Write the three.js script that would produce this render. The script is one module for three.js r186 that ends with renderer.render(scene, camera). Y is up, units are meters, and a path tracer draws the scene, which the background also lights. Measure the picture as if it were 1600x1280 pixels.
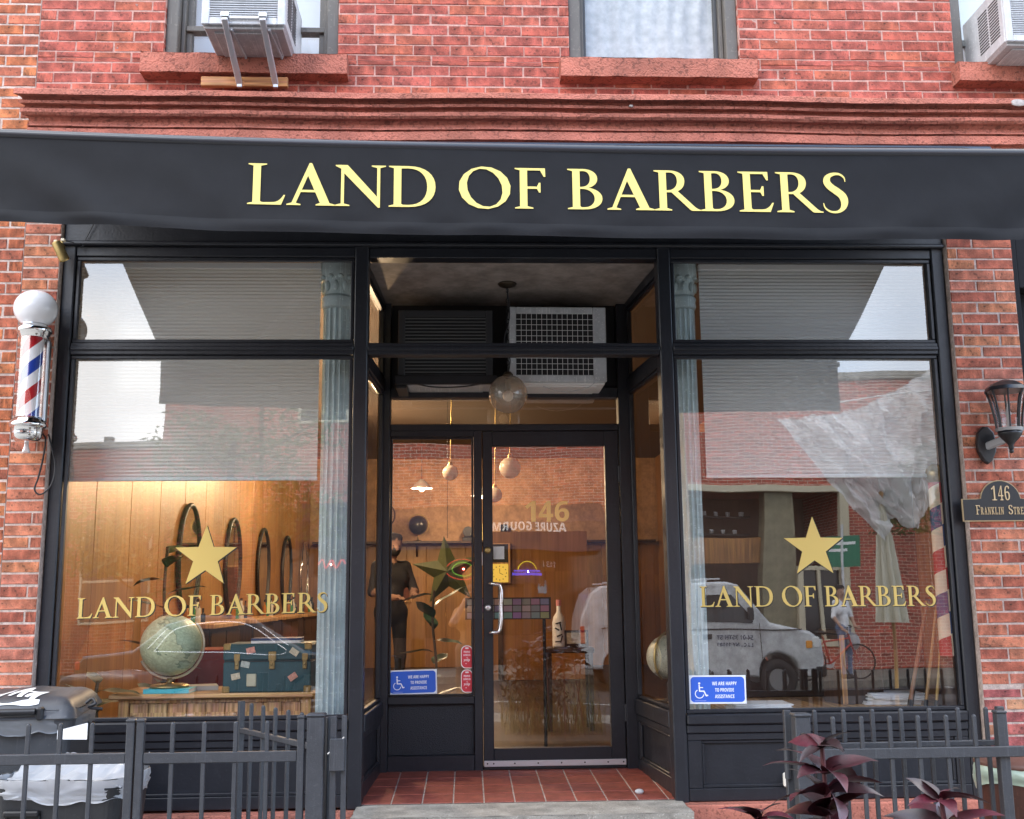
import * as THREE from 'three';
import { mergeGeometries, mergeVertices } from 'three/addons/utils/BufferGeometryUtils.js';
import { MarchingCubes } from 'three/addons/objects/MarchingCubes.js';
import { FontLoader } from 'three/addons/loaders/FontLoader.js';
import { TextGeometry } from 'three/addons/geometries/TextGeometry.js';

// ---------------------------------------------------------------- camera, sky, sun, exposure
const scene = new THREE.Scene();
const camera = new THREE.PerspectiveCamera(41.94, 1024 / 819, 0.05, 400);
camera.position.set(0, 1.5, 6.2);
camera.rotation.order = 'YXZ';
const RAD = Math.PI / 180;
camera.rotation.set(9.9016 * RAD, -2.4436 * RAD, -0.5589 * RAD);
scene.add(camera);

const renderer = new THREE.WebGLRenderer({ antialias: true });
renderer.toneMapping = THREE.LinearToneMapping;
renderer.toneMappingExposure = 2.12;
renderer.shadowMap.enabled = true;

let seed = 12345;
const rnd = () => { seed |= 0; seed = seed + 0x6D2B79F5 | 0; let t = Math.imul(seed ^ seed >>> 15, 1 | seed); t = t + Math.imul(t ^ t >>> 7, 61 | t) ^ t; return ((t ^ t >>> 14) >>> 0) / 4294967296; };
const rr = (a, b) => a + (b - a) * rnd();
// tileable value noise
function noiseGrid(p) { const g = new Float32Array(p * p); for (let i = 0; i < p * p; i++) g[i] = rnd(); return g; }
function vnoise(g, p, x, y) {
  x = ((x % p) + p) % p; y = ((y % p) + p) % p;
  const i = Math.floor(x), j = Math.floor(y), fx = x - i, fy = y - j, i1 = (i + 1) % p, j1 = (j + 1) % p;
  const u = fx * fx * (3 - 2 * fx), v = fy * fy * (3 - 2 * fy);
  return (g[j * p + i] * (1 - u) + g[j * p + i1] * u) * (1 - v) + (g[j1 * p + i] * (1 - u) + g[j1 * p + i1] * u) * v;
}
const NG = [4, 8, 16, 32, 64, 128].map(p => [noiseGrid(p), p]);
function fbm(u, v, lo, hi, gain = 0.5) { let s = 0, a = 1, n = 0; for (let k = lo; k <= hi; k++) { const [g, p] = NG[k]; s += a * vnoise(g, p, u * p, v * p); n += a; a *= gain; } return s / n; }

// sky: thin bright cloud with blue gaps
{
  const W = 1024, H = 512, data = new Float32Array(W * H * 4);
  for (let j = 0; j < H; j++) for (let i = 0; i < W; i++) {
    const v = (j + 0.5) / H, el = (v - 0.5) * Math.PI;
    const u = i / W, c = fbm(u, v * 1.0, 0, 5, 0.55);
    const t = Math.min(1, Math.max(0, (c - 0.47) / 0.17)), h = Math.max(0, Math.sin(el));
    const k = (j * W + i) * 4, hz = Math.pow(1 - h, 3);
    const blue = [0.55 + 0.35 * hz, 0.92 + 0.35 * hz, 1.6 + 0.1 * hz], cl = 1.8 + 0.9 * t * h;
    for (let q = 0; q < 3; q++) data[k + q] = blue[q] * (1 - t) + [cl, cl * 1.0, cl * 1.01][q] * t;
    data[k + 3] = 1;
  }
  const sky = new THREE.DataTexture(data, W, H, THREE.RGBAFormat, THREE.FloatType);
  sky.mapping = THREE.EquirectangularReflectionMapping; sky.magFilter = THREE.LinearFilter; sky.minFilter = THREE.LinearFilter; sky.needsUpdate = true;
  scene.background = sky; scene.environment = sky;
  scene.backgroundIntensity = 1.0; scene.environmentIntensity = 1.0;
}
const sun = new THREE.DirectionalLight(new THREE.Color(1, 0.96, 0.9), 0.7);
sun.position.set(-7, 17, 14); sun.target.position.set(0.3, 2, 0);
sun.castShadow = true; sun.shadow.radius = 24; sun.shadow.mapSize.set(2048, 2048);
Object.assign(sun.shadow.camera, { left: -14, right: 14, top: 14, bottom: -14, near: 0.5, far: 60 });
scene.add(sun); scene.add(sun.target);

// ---------------------------------------------------------------- textures
function dataTex(n, fn, srgb = true) {
  const d = new Uint8Array(n * n * 4);
  for (let j = 0; j < n; j++) for (let i = 0; i < n; i++) {
    const c = fn(i / n, j / n); const k = (j * n + i) * 4;
    if (typeof c === 'number') { d[k] = d[k + 1] = d[k + 2] = Math.max(0, Math.min(255, c * 255)); }
    else for (let q = 0; q < 3; q++) d[k + q] = Math.max(0, Math.min(255, c[q] * 255));
    d[k + 3] = 255;
  }
  const t = new THREE.DataTexture(d, n, n); t.wrapS = t.wrapT = THREE.RepeatWrapping; t.magFilter = THREE.LinearFilter; t.minFilter = THREE.LinearMipmapLinearFilter; t.generateMipmaps = true;
  if (srgb) t.colorSpace = THREE.SRGBColorSpace; t.needsUpdate = true; return t;
}
const rep = (t, s) => { const c = t.clone(); c.repeat.set(s, s); c.needsUpdate = true; return c; };
// mottled brick face: grey-level around 1 with dark specks, pale scuffs
const T = {};
T.brick = dataTex(512, (u, v) => {
  const a = fbm(u, v, 1, 5, 0.7), b = fbm(v + .3, u, 3, 5, 0.8), sp = vnoise(NG[5][0], 128, u * 128, v * 128);
  let k = 0.50 + 0.68 * a; k -= b > 0.62 ? (b - .62) * 1.4 : 0; k += sp > 0.9 ? .12 : 0; k -= sp < 0.05 ? .22 : 0;
  return [k, k * (0.93 + 0.12 * b), k * (0.92 + .16 * b)];
});
T.brickBump = dataTex(256, (u, v) => 0.75 * fbm(u, v, 2, 5, 0.75) + .25 * vnoise(NG[5][0], 128, u * 128, v * 128), false);
T.stucco = dataTex(512, (u, v) => { const a = fbm(u, v, 1, 5, 0.6), s = fbm(v, u + .2, 4, 5, 1), d = fbm(u * 1, v + .7, 0, 2, .6); let k = 0.74 + 0.3 * a - .16 * (s > .66 ? 1 : 0) - .12 * Math.max(0, d - .55) * 3; return [k, k * (1 + .03 * (d - .5)), k]; });
T.stuccoBump = dataTex(256, (u, v) => 0.5 * fbm(u, v, 3, 5, 0.9) + 0.5 * vnoise(NG[4][0], 64, u * 64, v * 64), false);
T.paint = dataTex(512, (u, v) => { const a = fbm(u, v, 2, 5, .6), b = fbm(u + .4, v * 1.0, 0, 3, .6), s = fbm(u, v + .11, 5, 5); let k = 0.84 + 0.14 * a; if (s > .95 && b > .5) k += .8; const br = vnoise(NG[5][0], 128, u * 128, v * 3); if (br > .86) k += (br - .86) * 1.6; if (fbm(u + .2, v + .6, 4, 5, 1) > .78) k += .35; return [k * .94, k * .95, k * .97]; });
T.paintRough = dataTex(256, (u, v) => 0.86 + 0.22 * (fbm(u, v, 2, 5, .7) - .5), false);
T.mortar = dataTex(256, (u, v) => { const a = fbm(u, v, 2, 5, .8); return 0.7 + .4 * a; });
T.fabric = dataTex(512, (u, v) => { const w = (Math.sin(u * 512 * Math.PI / 2) + Math.sin(v * 512 * Math.PI / 2)) * .02, a = fbm(u, v, 1, 4, .6), s = vnoise(NG[5][0], 128, u * 128, v * 128); return .82 + .22 * a + w + (s > .985 ? .5 : 0); });
T.wood = dataTex(512, (u, v) => { const g = fbm(u * 1 + .02 * Math.sin(v * 6.283 * 2), v, 0, 1), w = vnoise(NG[5][0], 128, u * 128, v * 4), w2 = vnoise(NG[4][0], 64, u * 64, v * 2); let k = .55 + .28 * w + .25 * w2 + .25 * (g - .5); return [k, k * (.9 + .1 * w2), k * (.78 + .2 * w)]; });
T.panel = dataTex(512, (u, v) => { const a = fbm(u, v, 0, 2, .6), w = vnoise(NG[5][0], 128, u * 128, v * 3), w2 = vnoise(NG[3][0], 32, u * 32, v * 2); const k = .72 + .10 * w + .10 * w2 + .22 * (a - .5); return [k, k * (.95 + .05 * w2), k * (.9 + .1 * w)]; });
T.concrete = dataTex(512, (u, v) => { const a = fbm(u, v, 1, 4, .6), s = vnoise(NG[5][0], 128, u * 128, v * 128), s2 = fbm(u, v, 5, 5); let k = .62 + .35 * a; if (s > .85) k += .18; if (s2 < .12) k -= .2; return [k, k * .985, k * .95]; });
T.asphalt = dataTex(512, (u, v) => .6 + .5 * fbm(u, v, 3, 5, 1) + .15 * (fbm(u, v, 0, 2) - .5));
T.tile = dataTex(256, (u, v) => { const a = fbm(u, v, 1, 4, .6), b = fbm(u, v, 4, 5, 1); const k = .74 + .3 * a + .1 * (b - .5); return [k, k * .97, k * .96]; });
T.wallbrick = dataTex(512, (u, v) => {            // brick of the houses across the street, 8 x 24 courses in 1.72 m
  const rows = 24, cols = 8, r = Math.floor(v * rows), x = u * cols + (r % 2) * .5, c = Math.floor(x), fx = x - c, fy = v * rows - r;
  const h = vnoise(NG[3][0], 32, (c % cols) * 3.7 + .5, r * 5.3 + .5), m = fx < .05 || fy < .16;
  const f = fbm(u, v, 3, 5, .7); return m ? [.82, .76, .7] : [(.55 + .25 * h) * (.8 + .4 * f), (.27 + .12 * h) * (.8 + .4 * f), (.22 + .1 * h) * (.8 + .4 * f)];
});

// ---------------------------------------------------------------- materials
const L = (r, g, b) => new THREE.Color().setRGB(r, g, b);
function mat(color, rough = 0.6, o = {}) { return new THREE.MeshPhysicalMaterial({ color, roughness: rough, ...o }); }
const M = {};
M.frame = mat(L(0.020, 0.021, 0.027), 0.5, { map: rep(T.paint, 0.9), roughnessMap: rep(T.paintRough, 1.3), bumpMap: rep(T.stuccoBump, 1.5), bumpScale: 0.0006 });
M.iron = mat(L(0.055, 0.057, 0.062), 0.55, { map: rep(T.paint, 1.7), roughnessMap: rep(T.paintRough, 2), bumpMap: rep(T.brickBump, 3), bumpScale: 0.0015 });
M.stucco = mat(L(0.52, 0.17, 0.115), 0.9, { map: rep(T.stucco, 0.8), bumpMap: rep(T.stuccoBump, 2.2), bumpScale: 0.006 });
M.plinth = mat(L(0.58, 0.20, 0.14), 0.85, { map: rep(T.stucco, 1.1), bumpMap: rep(T.stuccoBump, 2), bumpScale: 0.003 });
M.mortar = mat(L(0.60, 0.35, 0.29), 0.95, { map: rep(T.mortar, 2), bumpMap: rep(T.stuccoBump, 4), bumpScale: 0.003 });
M.mortarGrey = mat(L(0.66, 0.52, 0.45), 0.95, { map: rep(T.mortar, 2), bumpMap: rep(T.stuccoBump, 4), bumpScale: 0.004 });
M.awning = mat(L(0.0075, 0.0077, 0.0095), 0.66, { map: rep(T.fabric, 1.6), specularIntensity: .45, bumpMap: rep(T.fabric, 2.1), bumpScale: .0012, side: THREE.DoubleSide });
M.awnBar = mat(L(0.02, 0.021, 0.026), 0.35);
M.cassette = mat(L(0.06, 0.075, 0.10), 0.3, { metalness: .6 });
M.cream = mat(L(0.70, 0.58, 0.17), 0.65);
M.gold = mat(L(0.66, 0.47, 0.13), 0.42, { metalness: 0.0, clearcoat: .2 });
M.goldEdge = mat(L(0.02, 0.018, 0.015), 0.5);
M.glass = new THREE.MeshPhysicalMaterial({ color: 0xffffff, roughness: 0, transmission: 1, thickness: 0, ior: 2.45, specularIntensity: 1 });
M.glassUpper = new THREE.MeshPhysicalMaterial({ color: 0xffffff, roughness: 0, transmission: 1, thickness: 0, ior: 1.55 });
M.white = mat(L(0.80, 0.80, 0.79), 0.4);
M.whiteDirty = mat(L(0.66, 0.655, 0.645), 0.45, { map: rep(T.paint, 1.5) });
M.chrome = mat(L(0.86, 0.86, 0.87), 0.1, { metalness: 1 });
M.steel = mat(L(0.62, 0.62, 0.62), 0.32, { metalness: 1 });
M.brass = mat(L(0.60, 0.43, 0.17), 0.4, { metalness: .9, map: rep(T.paint, 3) });
M.black = mat(L(0.012, 0.012, 0.014), 0.45);
M.trim = mat(L(0.16, 0.14, 0.115), 0.6, { map: rep(T.paint, 1) });
T.woodH = dataTex(512, (u, v) => { const g = fbm(v, u, 0, 1), w = vnoise(NG[5][0], 128, v * 128, u * 4), w2 = vnoise(NG[4][0], 64, v * 64, u * 2); const k = .55 + .28 * w + .25 * w2 + .25 * (g - .5); return [k, k * (.9 + .1 * w2), k * (.78 + .2 * w)]; });
M.oakH = mat(L(0.66, 0.42, 0.21), 0.5, { map: rep(T.woodH, 1.1) });
M.oak = mat(L(0.66, 0.42, 0.21), 0.5, { map: rep(T.wood, 1.1), bumpMap: rep(T.wood, 1.1), bumpScale: .001 });
M.panel = [[.46, .235, .075], [.42, .205, .065], [.50, .26, .085]].map(c => mat(L(...c), 0.42, { map: rep(T.panel, .55) }));
M.darkWood = mat(L(0.06, 0.03, 0.016), 0.45, { map: rep(T.wood, .8) });
M.pale = mat(L(0.66, 0.78, 0.76), 0.55, { map: rep(T.paint, 1.2) });
M.plaster = mat(L(0.55, 0.44, 0.34), 0.9, { map: rep(T.mortar, .5) });
M.ceil = mat(L(0.34, 0.29, 0.26), 0.9, { map: rep(T.mortar, .6) });
M.concrete = mat(L(0.50, 0.48, 0.45), 0.95, { map: rep(T.concrete, 1.3), bumpMap: rep(T.stuccoBump, 3), bumpScale: .0015 });
M.sidewalk = mat(L(0.34, 0.33, 0.31), 0.95, { map: rep(T.concrete, .7) });
M.asphalt = mat(L(0.055, 0.055, 0.058), 0.9, { map: rep(T.asphalt, .8) });
M.blind = new THREE.MeshPhysicalMaterial({ color: L(.61, .63, .625), roughness: .95, transmission: .06, thickness: 0, side: THREE.DoubleSide });
M.bulb = new THREE.MeshStandardMaterial({ color: 0xffffff, emissive: L(1, .78, .45), emissiveIntensity: 6 });
M.bin = mat(L(.055, .058, .062), .55, { map: rep(T.paint, 1.5) });
M.bag = new THREE.MeshPhysicalMaterial({ color: L(.62, .63, .65), roughness: .35, transmission: .35, thickness: 0, side: THREE.DoubleSide });

// ---------------------------------------------------------------- geometry helpers
const V3 = (x, y, z) => new THREE.Vector3(x, y, z);
function planarUV(g) {                           // uv in metres from the dominant normal
  if (g.index) g = g.toNonIndexed();
  if (!g.attributes.normal) g.computeVertexNormals();
  const p = g.attributes.position, n = g.attributes.normal, uv = new Float32Array(p.count * 2);
  for (let t = 0; t < p.count; t += 3) {
    let ax = 0, ay = 0, az = 0;
    for (let k = 0; k < 3; k++) { ax += Math.abs(n.getX(t + k)); ay += Math.abs(n.getY(t + k)); az += Math.abs(n.getZ(t + k)); }
    for (let k = 0; k < 3; k++) {
      const i = t + k, x = p.getX(i), y = p.getY(i), z = p.getZ(i);
      if (az >= ax && az >= ay) { uv[i * 2] = x; uv[i * 2 + 1] = y; } else if (ax >= ay) { uv[i * 2] = z; uv[i * 2 + 1] = y; } else { uv[i * 2] = x; uv[i * 2 + 1] = z; }
    }
  }
  g.setAttribute('uv', new THREE.BufferAttribute(uv, 2));
  for (const k of Object.keys(g.attributes)) if (!['position', 'normal', 'uv', 'color'].includes(k)) g.deleteAttribute(k);
  return g;
}
function merge(list) {
  const l = list.flat(9).map(g => planarUV(g)); const hasC = l.some(g => g.attributes.color);
  if (hasC) for (const g of l) if (!g.attributes.color) { const c = new Float32Array(g.attributes.position.count * 3).fill(1); g.setAttribute('color', new THREE.BufferAttribute(c, 3)); }
  return l.length === 1 ? l[0] : mergeGeometries(l);
}
function quadsGeo(quads) {                       // quads: arrays of 4 Vector3-like arrays, flat shaded
  const pos = []; for (const q of quads) { const [a, b, c, d] = q; pos.push(...a, ...b, ...c); if (d) pos.push(...a, ...c, ...d); }
  const g = new THREE.BufferGeometry(); g.setAttribute('position', new THREE.BufferAttribute(new Float32Array(pos), 3)); g.computeVertexNormals(); return g;
}
function cb(x0, x1, y0, y1, z0, z1, c = 0.003) {  // chamfered box
  c = Math.min(c, (x1 - x0) * .45, (y1 - y0) * .45, (z1 - z0) * .45);
  const X = [x0, x1], Y = [y0, y1], Z = [z0, z1], s = [1, -1];
  const pt = (i, j, k, ax) => [ax === 0 ? X[i] : X[i] + s[i] * c, ax === 1 ? Y[j] : Y[j] + s[j] * c, ax === 2 ? Z[k] : Z[k] + s[k] * c];
  const q = [];
  for (let i = 0; i < 2; i++) { const o = i ? [[0, 0], [1, 0], [1, 1], [0, 1]] : [[0, 0], [0, 1], [1, 1], [1, 0]]; q.push(o.map(([j, k]) => pt(i, j, k, 0))); q.push(o.map(([k, j2]) => pt(j2, i, k, 1))); q.push(o.map(([a, b]) => pt(a, b, i, 2))); }
  for (let i = 0; i < 2; i++) for (let j = 0; j < 2; j++) {
    q.push([pt(i, j, 0, 0), pt(i, j, 1, 0), pt(i, j, 1, 1), pt(i, j, 0, 1)]);
    q.push([pt(i, 0, j, 0), pt(i, 1, j, 0), pt(i, 1, j, 2), pt(i, 0, j, 2)]);
    q.push([pt(0, i, j, 1), pt(1, i, j, 1), pt(1, i, j, 2), pt(0, i, j, 2)]);
    for (let k = 0; k < 2; k++) q.push([pt(i, j, k, 0), pt(i, j, k, 1), pt(i, j, k, 2)]);
  }
  const cx = (x0 + x1) / 2, cy = (y0 + y1) / 2, cz = (z0 + z1) / 2;
  for (const f of q) { const a = V3(...f[0]), b = V3(...f[1]), d = V3(...f[2]); const n = b.clone().sub(a).cross(d.clone().sub(a)); if (n.dot(a.sub(V3(cx, cy, cz))) < 0) f.reverse(); }
  return quadsGeo(q);
}
const cbc = (cx, cy, cz, w, h, d, c) => cb(cx - w / 2, cx + w / 2, cy - h / 2, cy + h / 2, cz - d / 2, cz + d / 2, c);
function cyl(r0, r1, h, seg = 20, open = false) { return new THREE.CylinderGeometry(r0, r1, h, seg, 1, open); }
function rod(a, b, r0, r1 = r0, seg = 10) { const A = V3(...a), B = V3(...b), d = B.clone().sub(A), g = cyl(r1, r0, d.length(), seg); g.applyQuaternion(new THREE.Quaternion().setFromUnitVectors(V3(0, 1, 0), d.clone().normalize())); const m = A.add(B).multiplyScalar(.5); g.translate(m.x, m.y, m.z); return g; }
function bar(a, b, w, t, up = [0, 0, 1], c = .002) {   // rectangular bar from a to b
  const A = V3(...a), B = V3(...b), d = B.clone().sub(A), len = d.length(); d.normalize();
  const u = V3(...up), s = u.clone().cross(d).normalize(), n = s.clone().cross(d);
  const g = cb(-w / 2, w / 2, 0, len, -t / 2, t / 2, c); g.applyMatrix4(new THREE.Matrix4().makeBasis(s, d, n).setPosition(A)); return g;
}
function tube(pts, r, seg = 40, rs = 8, closed = false) { return new THREE.TubeGeometry(new THREE.CatmullRomCurve3(pts.map(p => V3(...p)), closed), seg, r, rs, closed); }
function lathe(pts, seg = 32) { return new THREE.LatheGeometry(pts.map(p => new THREE.Vector2(...p)), seg); }
const mv = (g, x, y, z, ry = 0, rx = 0, rz = 0) => { if (rx) g.rotateX(rx); if (ry) g.rotateY(ry); if (rz) g.rotateZ(rz); g.translate(x, y, z); return g; };

// ---------------------------------------------------------------- naming helpers
const used = {};
function numbered(n) { if (!(n in used)) { used[n] = 0; return n; } used[n]++; return n + '_' + String(used[n]).padStart(3, '0'); }
function shade(o) { o.castShadow = o.receiveShadow = true; return o; }
function thing(name, label, category, pos = [0, 0, 0], turn = 0, group) {
  const o = new THREE.Group(); o.name = numbered(name); o.position.set(...pos); o.rotation.y = turn; o.userData = { label, category }; if (group) o.userData.group = group; scene.add(o); return o;
}
function part(parent, name, geo, m, label) { const g = Array.isArray(geo) ? merge(geo) : planarUV(geo); const o = shade(new THREE.Mesh(g, m)); o.name = name; if (label) o.userData.label = label; parent.add(o); return o; }
function solo(name, label, category, geo, m, group, pos) { const o = part(scene, numbered(name), geo, m); o.userData = { label, category }; if (group) o.userData.group = group; if (pos) o.position.set(...pos); return o; }
function struct(name, geo, m) { const o = part(scene, name, geo, m); o.userData.kind = 'structure'; return o; }
function rawpart(parent, name, geo, m) { const o = shade(new THREE.Mesh(geo, m)); o.name = name; parent.add(o); return o; }   // keeps the geometry's own uv

function canvasTex(w, h, draw) { const c = document.createElement('canvas'); c.width = w; c.height = h; const x = c.getContext('2d'); draw(x, w, h); const t = new THREE.CanvasTexture(c); t.colorSpace = THREE.SRGBColorSpace; t.anisotropy = 8; return t; }
const FONT = new FontLoader();
const fSans = await FONT.loadAsync('fonts/droid/droid_sans_bold.typeface.json');
const fSerif = await FONT.loadAsync('fonts/droid/droid_serif_regular.typeface.json');
function text3(str, font, size, depth = .003) { const g = new TextGeometry(str, { font, size, depth, curveSegments: 5, bevelEnabled: false }); g.computeBoundingBox(); return g; }
function fitText(str, font, w, h, depth = .003) { const g = text3(str, font, 1, 1); const b = g.boundingBox; g.translate(-(b.min.x + b.max.x) / 2, -b.min.y, -b.min.z); g.scale(w / (b.max.x - b.min.x), h / (b.max.y - b.min.y), depth / (b.max.z - b.min.z)); return g; }

// roman capitals for the shop name (cap height 1)
const GLYPH = {};
function poly(pts) { const s = new THREE.Shape(); pts.forEach((p, i) => { if (i === 0) s.moveTo(...p); else if (p.length === 2) s.lineTo(...p); else s.bezierCurveTo(...p); }); s.closePath(); return s; }
function glyph(ch, adv, outer, ...holes) { const s = poly(outer); for (const h of holes) s.holes.push(poly(h)); GLYPH[ch] = { adv, s }; }
const stemEnd = [[0, 1], [0, .975], [.09, .945], [.09, .055], [0, .025]];
glyph('L', .66, [[0, 0], [.60, 0], [.67, .24], [.64, .24], [.60, .15, .55, .065, .45, .06], [.28, .055], [.235, .06, .225, .08, .225, .11], [.225, .945], [.33, .975], [.33, 1], ...stemEnd]);
glyph('A', .83, [[0, 0], [.25, 0], [.25, .025], [.165, .055], [.248, .32], [.508, .32], [.595, .06], [.52, .025], [.52, 0], [.86, 0], [.86, .025], [.765, .06], [.44, 1.03], [.395, 1.03], [.09, .06], [0, .025]], [[.265, .375], [.374, .72], [.4895, .375]]);
glyph('N', .92, [[0, 0], [.255, 0], [.255, .025], [.155, .06], [.155, .80], [.765, -.03], [.80, -.03], [.80, .94], [.90, .975], [.90, 1], [.645, 1], [.645, .975], [.745, .94], [.745, .235], [.215, 1], [0, 1], [0, .975], [.10, .91], [.10, .06], [0, .025]]);
glyph('D', .88, [[0, 0], [.36, 0], [.68, 0, .84, .22, .84, .5], [.84, .80, .66, 1, .36, 1], ...stemEnd], [[.225, .10], [.225, .94], [.34, .945], [.58, .945, .69, .75, .69, .5], [.69, .24, .58, .055, .36, .05], [.28, .05], [.24, .05, .225, .07, .225, .10]]);
{ const s = new THREE.Shape(); s.absellipse(.47, .5, .47, .525, 0, 2 * Math.PI, false, .12); const h = new THREE.Path(); h.absellipse(.47, .5, .315, .475, 0, 2 * Math.PI, true, .20); s.holes.push(h); GLYPH.O = { adv: .98, s }; }
const fArms = [[.225, .49], [.40, .49], [.435, .40], [.465, .40], [.465, .64], [.435, .64], [.40, .545], [.225, .545], [.225, .945], [.46, .945], [.525, .79], [.555, .79], [.55, 1]];
glyph('F', .58, [[0, 0], [.33, 0], [.33, .025], [.225, .06], ...fArms, ...stemEnd]);
glyph('E', .66, [[0, 0], [.57, 0], [.64, .23], [.61, .23], [.56, .13, .52, .065, .42, .06], [.27, .055], [.235, .06, .225, .08, .225, .11], ...fArms, ...stemEnd]);
glyph('B', .68, [[0, 0], [.30, 0], [.50, 0, .63, .11, .63, .27], [.63, .42, .51, .51, .38, .535], [.48, .57, .545, .65, .545, .76], [.545, .91, .43, 1, .28, 1], ...stemEnd],
  [[.225, .555], [.25, .555], [.34, .555, .41, .63, .41, .755], [.41, .87, .37, .95, .28, .95], [.225, .945]], [[.225, .10], [.225, .07, .24, .05, .27, .05], [.30, .05], [.40, .05, .49, .13, .49, .27], [.49, .40, .40, .505, .27, .505], [.225, .505]]);
glyph('R', .80, [[0, 0], [.315, 0], [.315, .025], [.225, .06], [.225, .455], [.315, .455], [.645, .03], [.67, 0, .69, 0, .70, 0], [.85, 0], [.85, .025], [.80, .03, .77, .06, .74, .09], [.43, .485], [.51, .53, .56, .62, .56, .745], [.56, .91, .44, 1, .28, 1], ...stemEnd], [[.225, .505], [.26, .505], [.345, .505, .425, .60, .425, .74], [.425, .87, .375, .95, .28, .95], [.225, .945]]);
{
  const c = [[.455, .78, .012], [.44, .88, .03], [.36, .965, .05], [.25, .97, .075], [.14, .90, .105], [.115, .78, .13], [.17, .66, .15], [.28, .55, .16], [.385, .43, .155], [.42, .28, .135], [.385, .12, .095], [.28, .025, .06], [.15, .03, .045], [.055, .12, .028], [.03, .24, .012]];
  const cv = new THREE.CatmullRomCurve3(c.map(p => V3(p[0], p[1], 0))), wv = new THREE.CatmullRomCurve3(c.map((p, i) => V3(i, p[2], 0))), N = 48, a = [], b = [];
  for (let i = 0; i <= N; i++) { const t = i / N, p = cv.getPoint(t), d = cv.getTangent(t), w = wv.getPoint(t).y / 2; a.push([p.x - d.y * w, p.y + d.x * w]); b.unshift([p.x + d.y * w, p.y - d.x * w]); }
  GLYPH.S = { adv: .52, s: poly([...a, ...b]) };
}
// each letter as its own geometry, laid out from x0 to x1 on a baseline
function capLetters(str, x0, x1, h, depth) {
  let w = 0; for (const ch of str) w += ch === ' ' ? .34 : GLYPH[ch].adv + .035; w -= .035;
  const sx = (x1 - x0) / w, out = []; let x = x0;
  for (const ch of str) { if (ch === ' ') { x += .34 * sx; continue; } const g = new THREE.ExtrudeGeometry(GLYPH[ch].s, { depth, bevelEnabled: false, curveSegments: 8 }); g.scale(sx, h, 1); g.translate(x, 0, 0); out.push(g); x += (GLYPH[ch].adv + .035) * sx; }
  return out;
}
// ================================================================ ground
{
  // near pavement falls a little to the kerb; road; far pavement
  const sheet = (z0, y0, z1, y1, x0 = -40, x1 = 40) => quadsGeo([[[x0, y0, z1], [x1, y1, z1], [x1, y0, z0], [x0, y0, z0]].map((p, i) => [p[0], i < 2 ? y1 : y0, p[2]])]);
  struct('sidewalk', [sheet(-16, 0, 0, 0), sheet(0, 0, 7.2, -.12), quadsGeo([[[-40, -.12, 7.2], [-40, -.27, 7.2], [40, -.27, 7.2], [40, -.12, 7.2]]])], M.sidewalk);
  struct('road', sheet(7.2, -.272, 14.4, -.272), M.asphalt);
  struct('far_sidewalk', [sheet(14.4, -.13, 40, -.13), quadsGeo([[[-40, -.13, 14.4], [40, -.13, 14.4], [40, -.272, 14.4], [-40, -.272, 14.4]]])], M.sidewalk);
  const white = mat(L(.6, .6, .58), .8, { map: rep(T.asphalt, 1.2) });
  struct('lane_marking', [cb(-30, 30, -.272, -.268, 10.15, 10.27, .0005), ...[-6, -1, 4, 9].map(x => cb(x, x + .12, -.272, -.268, 11.9, 14.1, .0005))], white);
}
// ================================================================ bricks
const brickGeos = [];
for (let k = 0; k < 10; k++) {
  const j = (s) => rr(-s, s);
  const fr = [[-.5 + .018 + j(.008), -.5 + .06 + j(.03)], [.5 - .018 + j(.008), -.5 + .06 + j(.03)], [.5 - .018 + j(.008), .5 - .06 + j(.03)], [-.5 + .018 + j(.008), .5 - .06 + j(.03)]];
  const ou = [[-.5, -.5], [.5, -.5], [.5, .5], [-.5, .5]];
  const F = fr.map(p => [...p, j(.008)]), O = ou.map(p => [...p, -.055]), B = ou.map(p => [...p, -1]);
  const q = [F]; for (let i = 0; i < 4; i++) { const n = (i + 1) % 4; q.push([O[i], O[n], F[n], F[i]], [B[i], B[n], O[n], O[i]]); }
  const g = quadsGeo(q), p = g.attributes.position, uv = new Float32Array(p.count * 2), ox = rnd(), oy = rnd();
  for (let i = 0; i < p.count; i++) { uv[i * 2] = ox + p.getX(i) * .42; uv[i * 2 + 1] = oy + p.getY(i) * .12 + p.getZ(i) * .2; }
  g.setAttribute('uv', new THREE.BufferAttribute(uv, 2)); brickGeos.push(g);
}
const brickMat = (c) => mat(L(...c), 0.88, { map: T.brick, bumpMap: rep(T.brickBump, 3), bumpScale: 0.004 });
const redBricks = [[.58, .142, .090], [.54, .126, .082], [.61, .158, .10], [.56, .147, .082], [.48, .112, .073], [.60, .16, .088], [.55, .132, .092], [.59, .147, .105], [.51, .12, .082], [.57, .137, .092]].map(brickMat);
const pierBricks = [[.66, .225, .125], [.60, .18, .10], [.70, .25, .135], [.58, .165, .095], [.72, .265, .125], [.64, .21, .12], [.54, .15, .09], [.68, .235, .15]].map(brickMat);
const lowBricks = [[.60, .27, .15], [.58, .17, .14], [.66, .33, .18], [.55, .15, .14]].map(brickMat);
const orangeBricks = [[.66, .20, .075], [.60, .17, .07], [.70, .24, .09], [.58, .155, .075], [.64, .19, .10], [.52, .15, .08]].map(brickMat);
const brickSoup = [];
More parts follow.
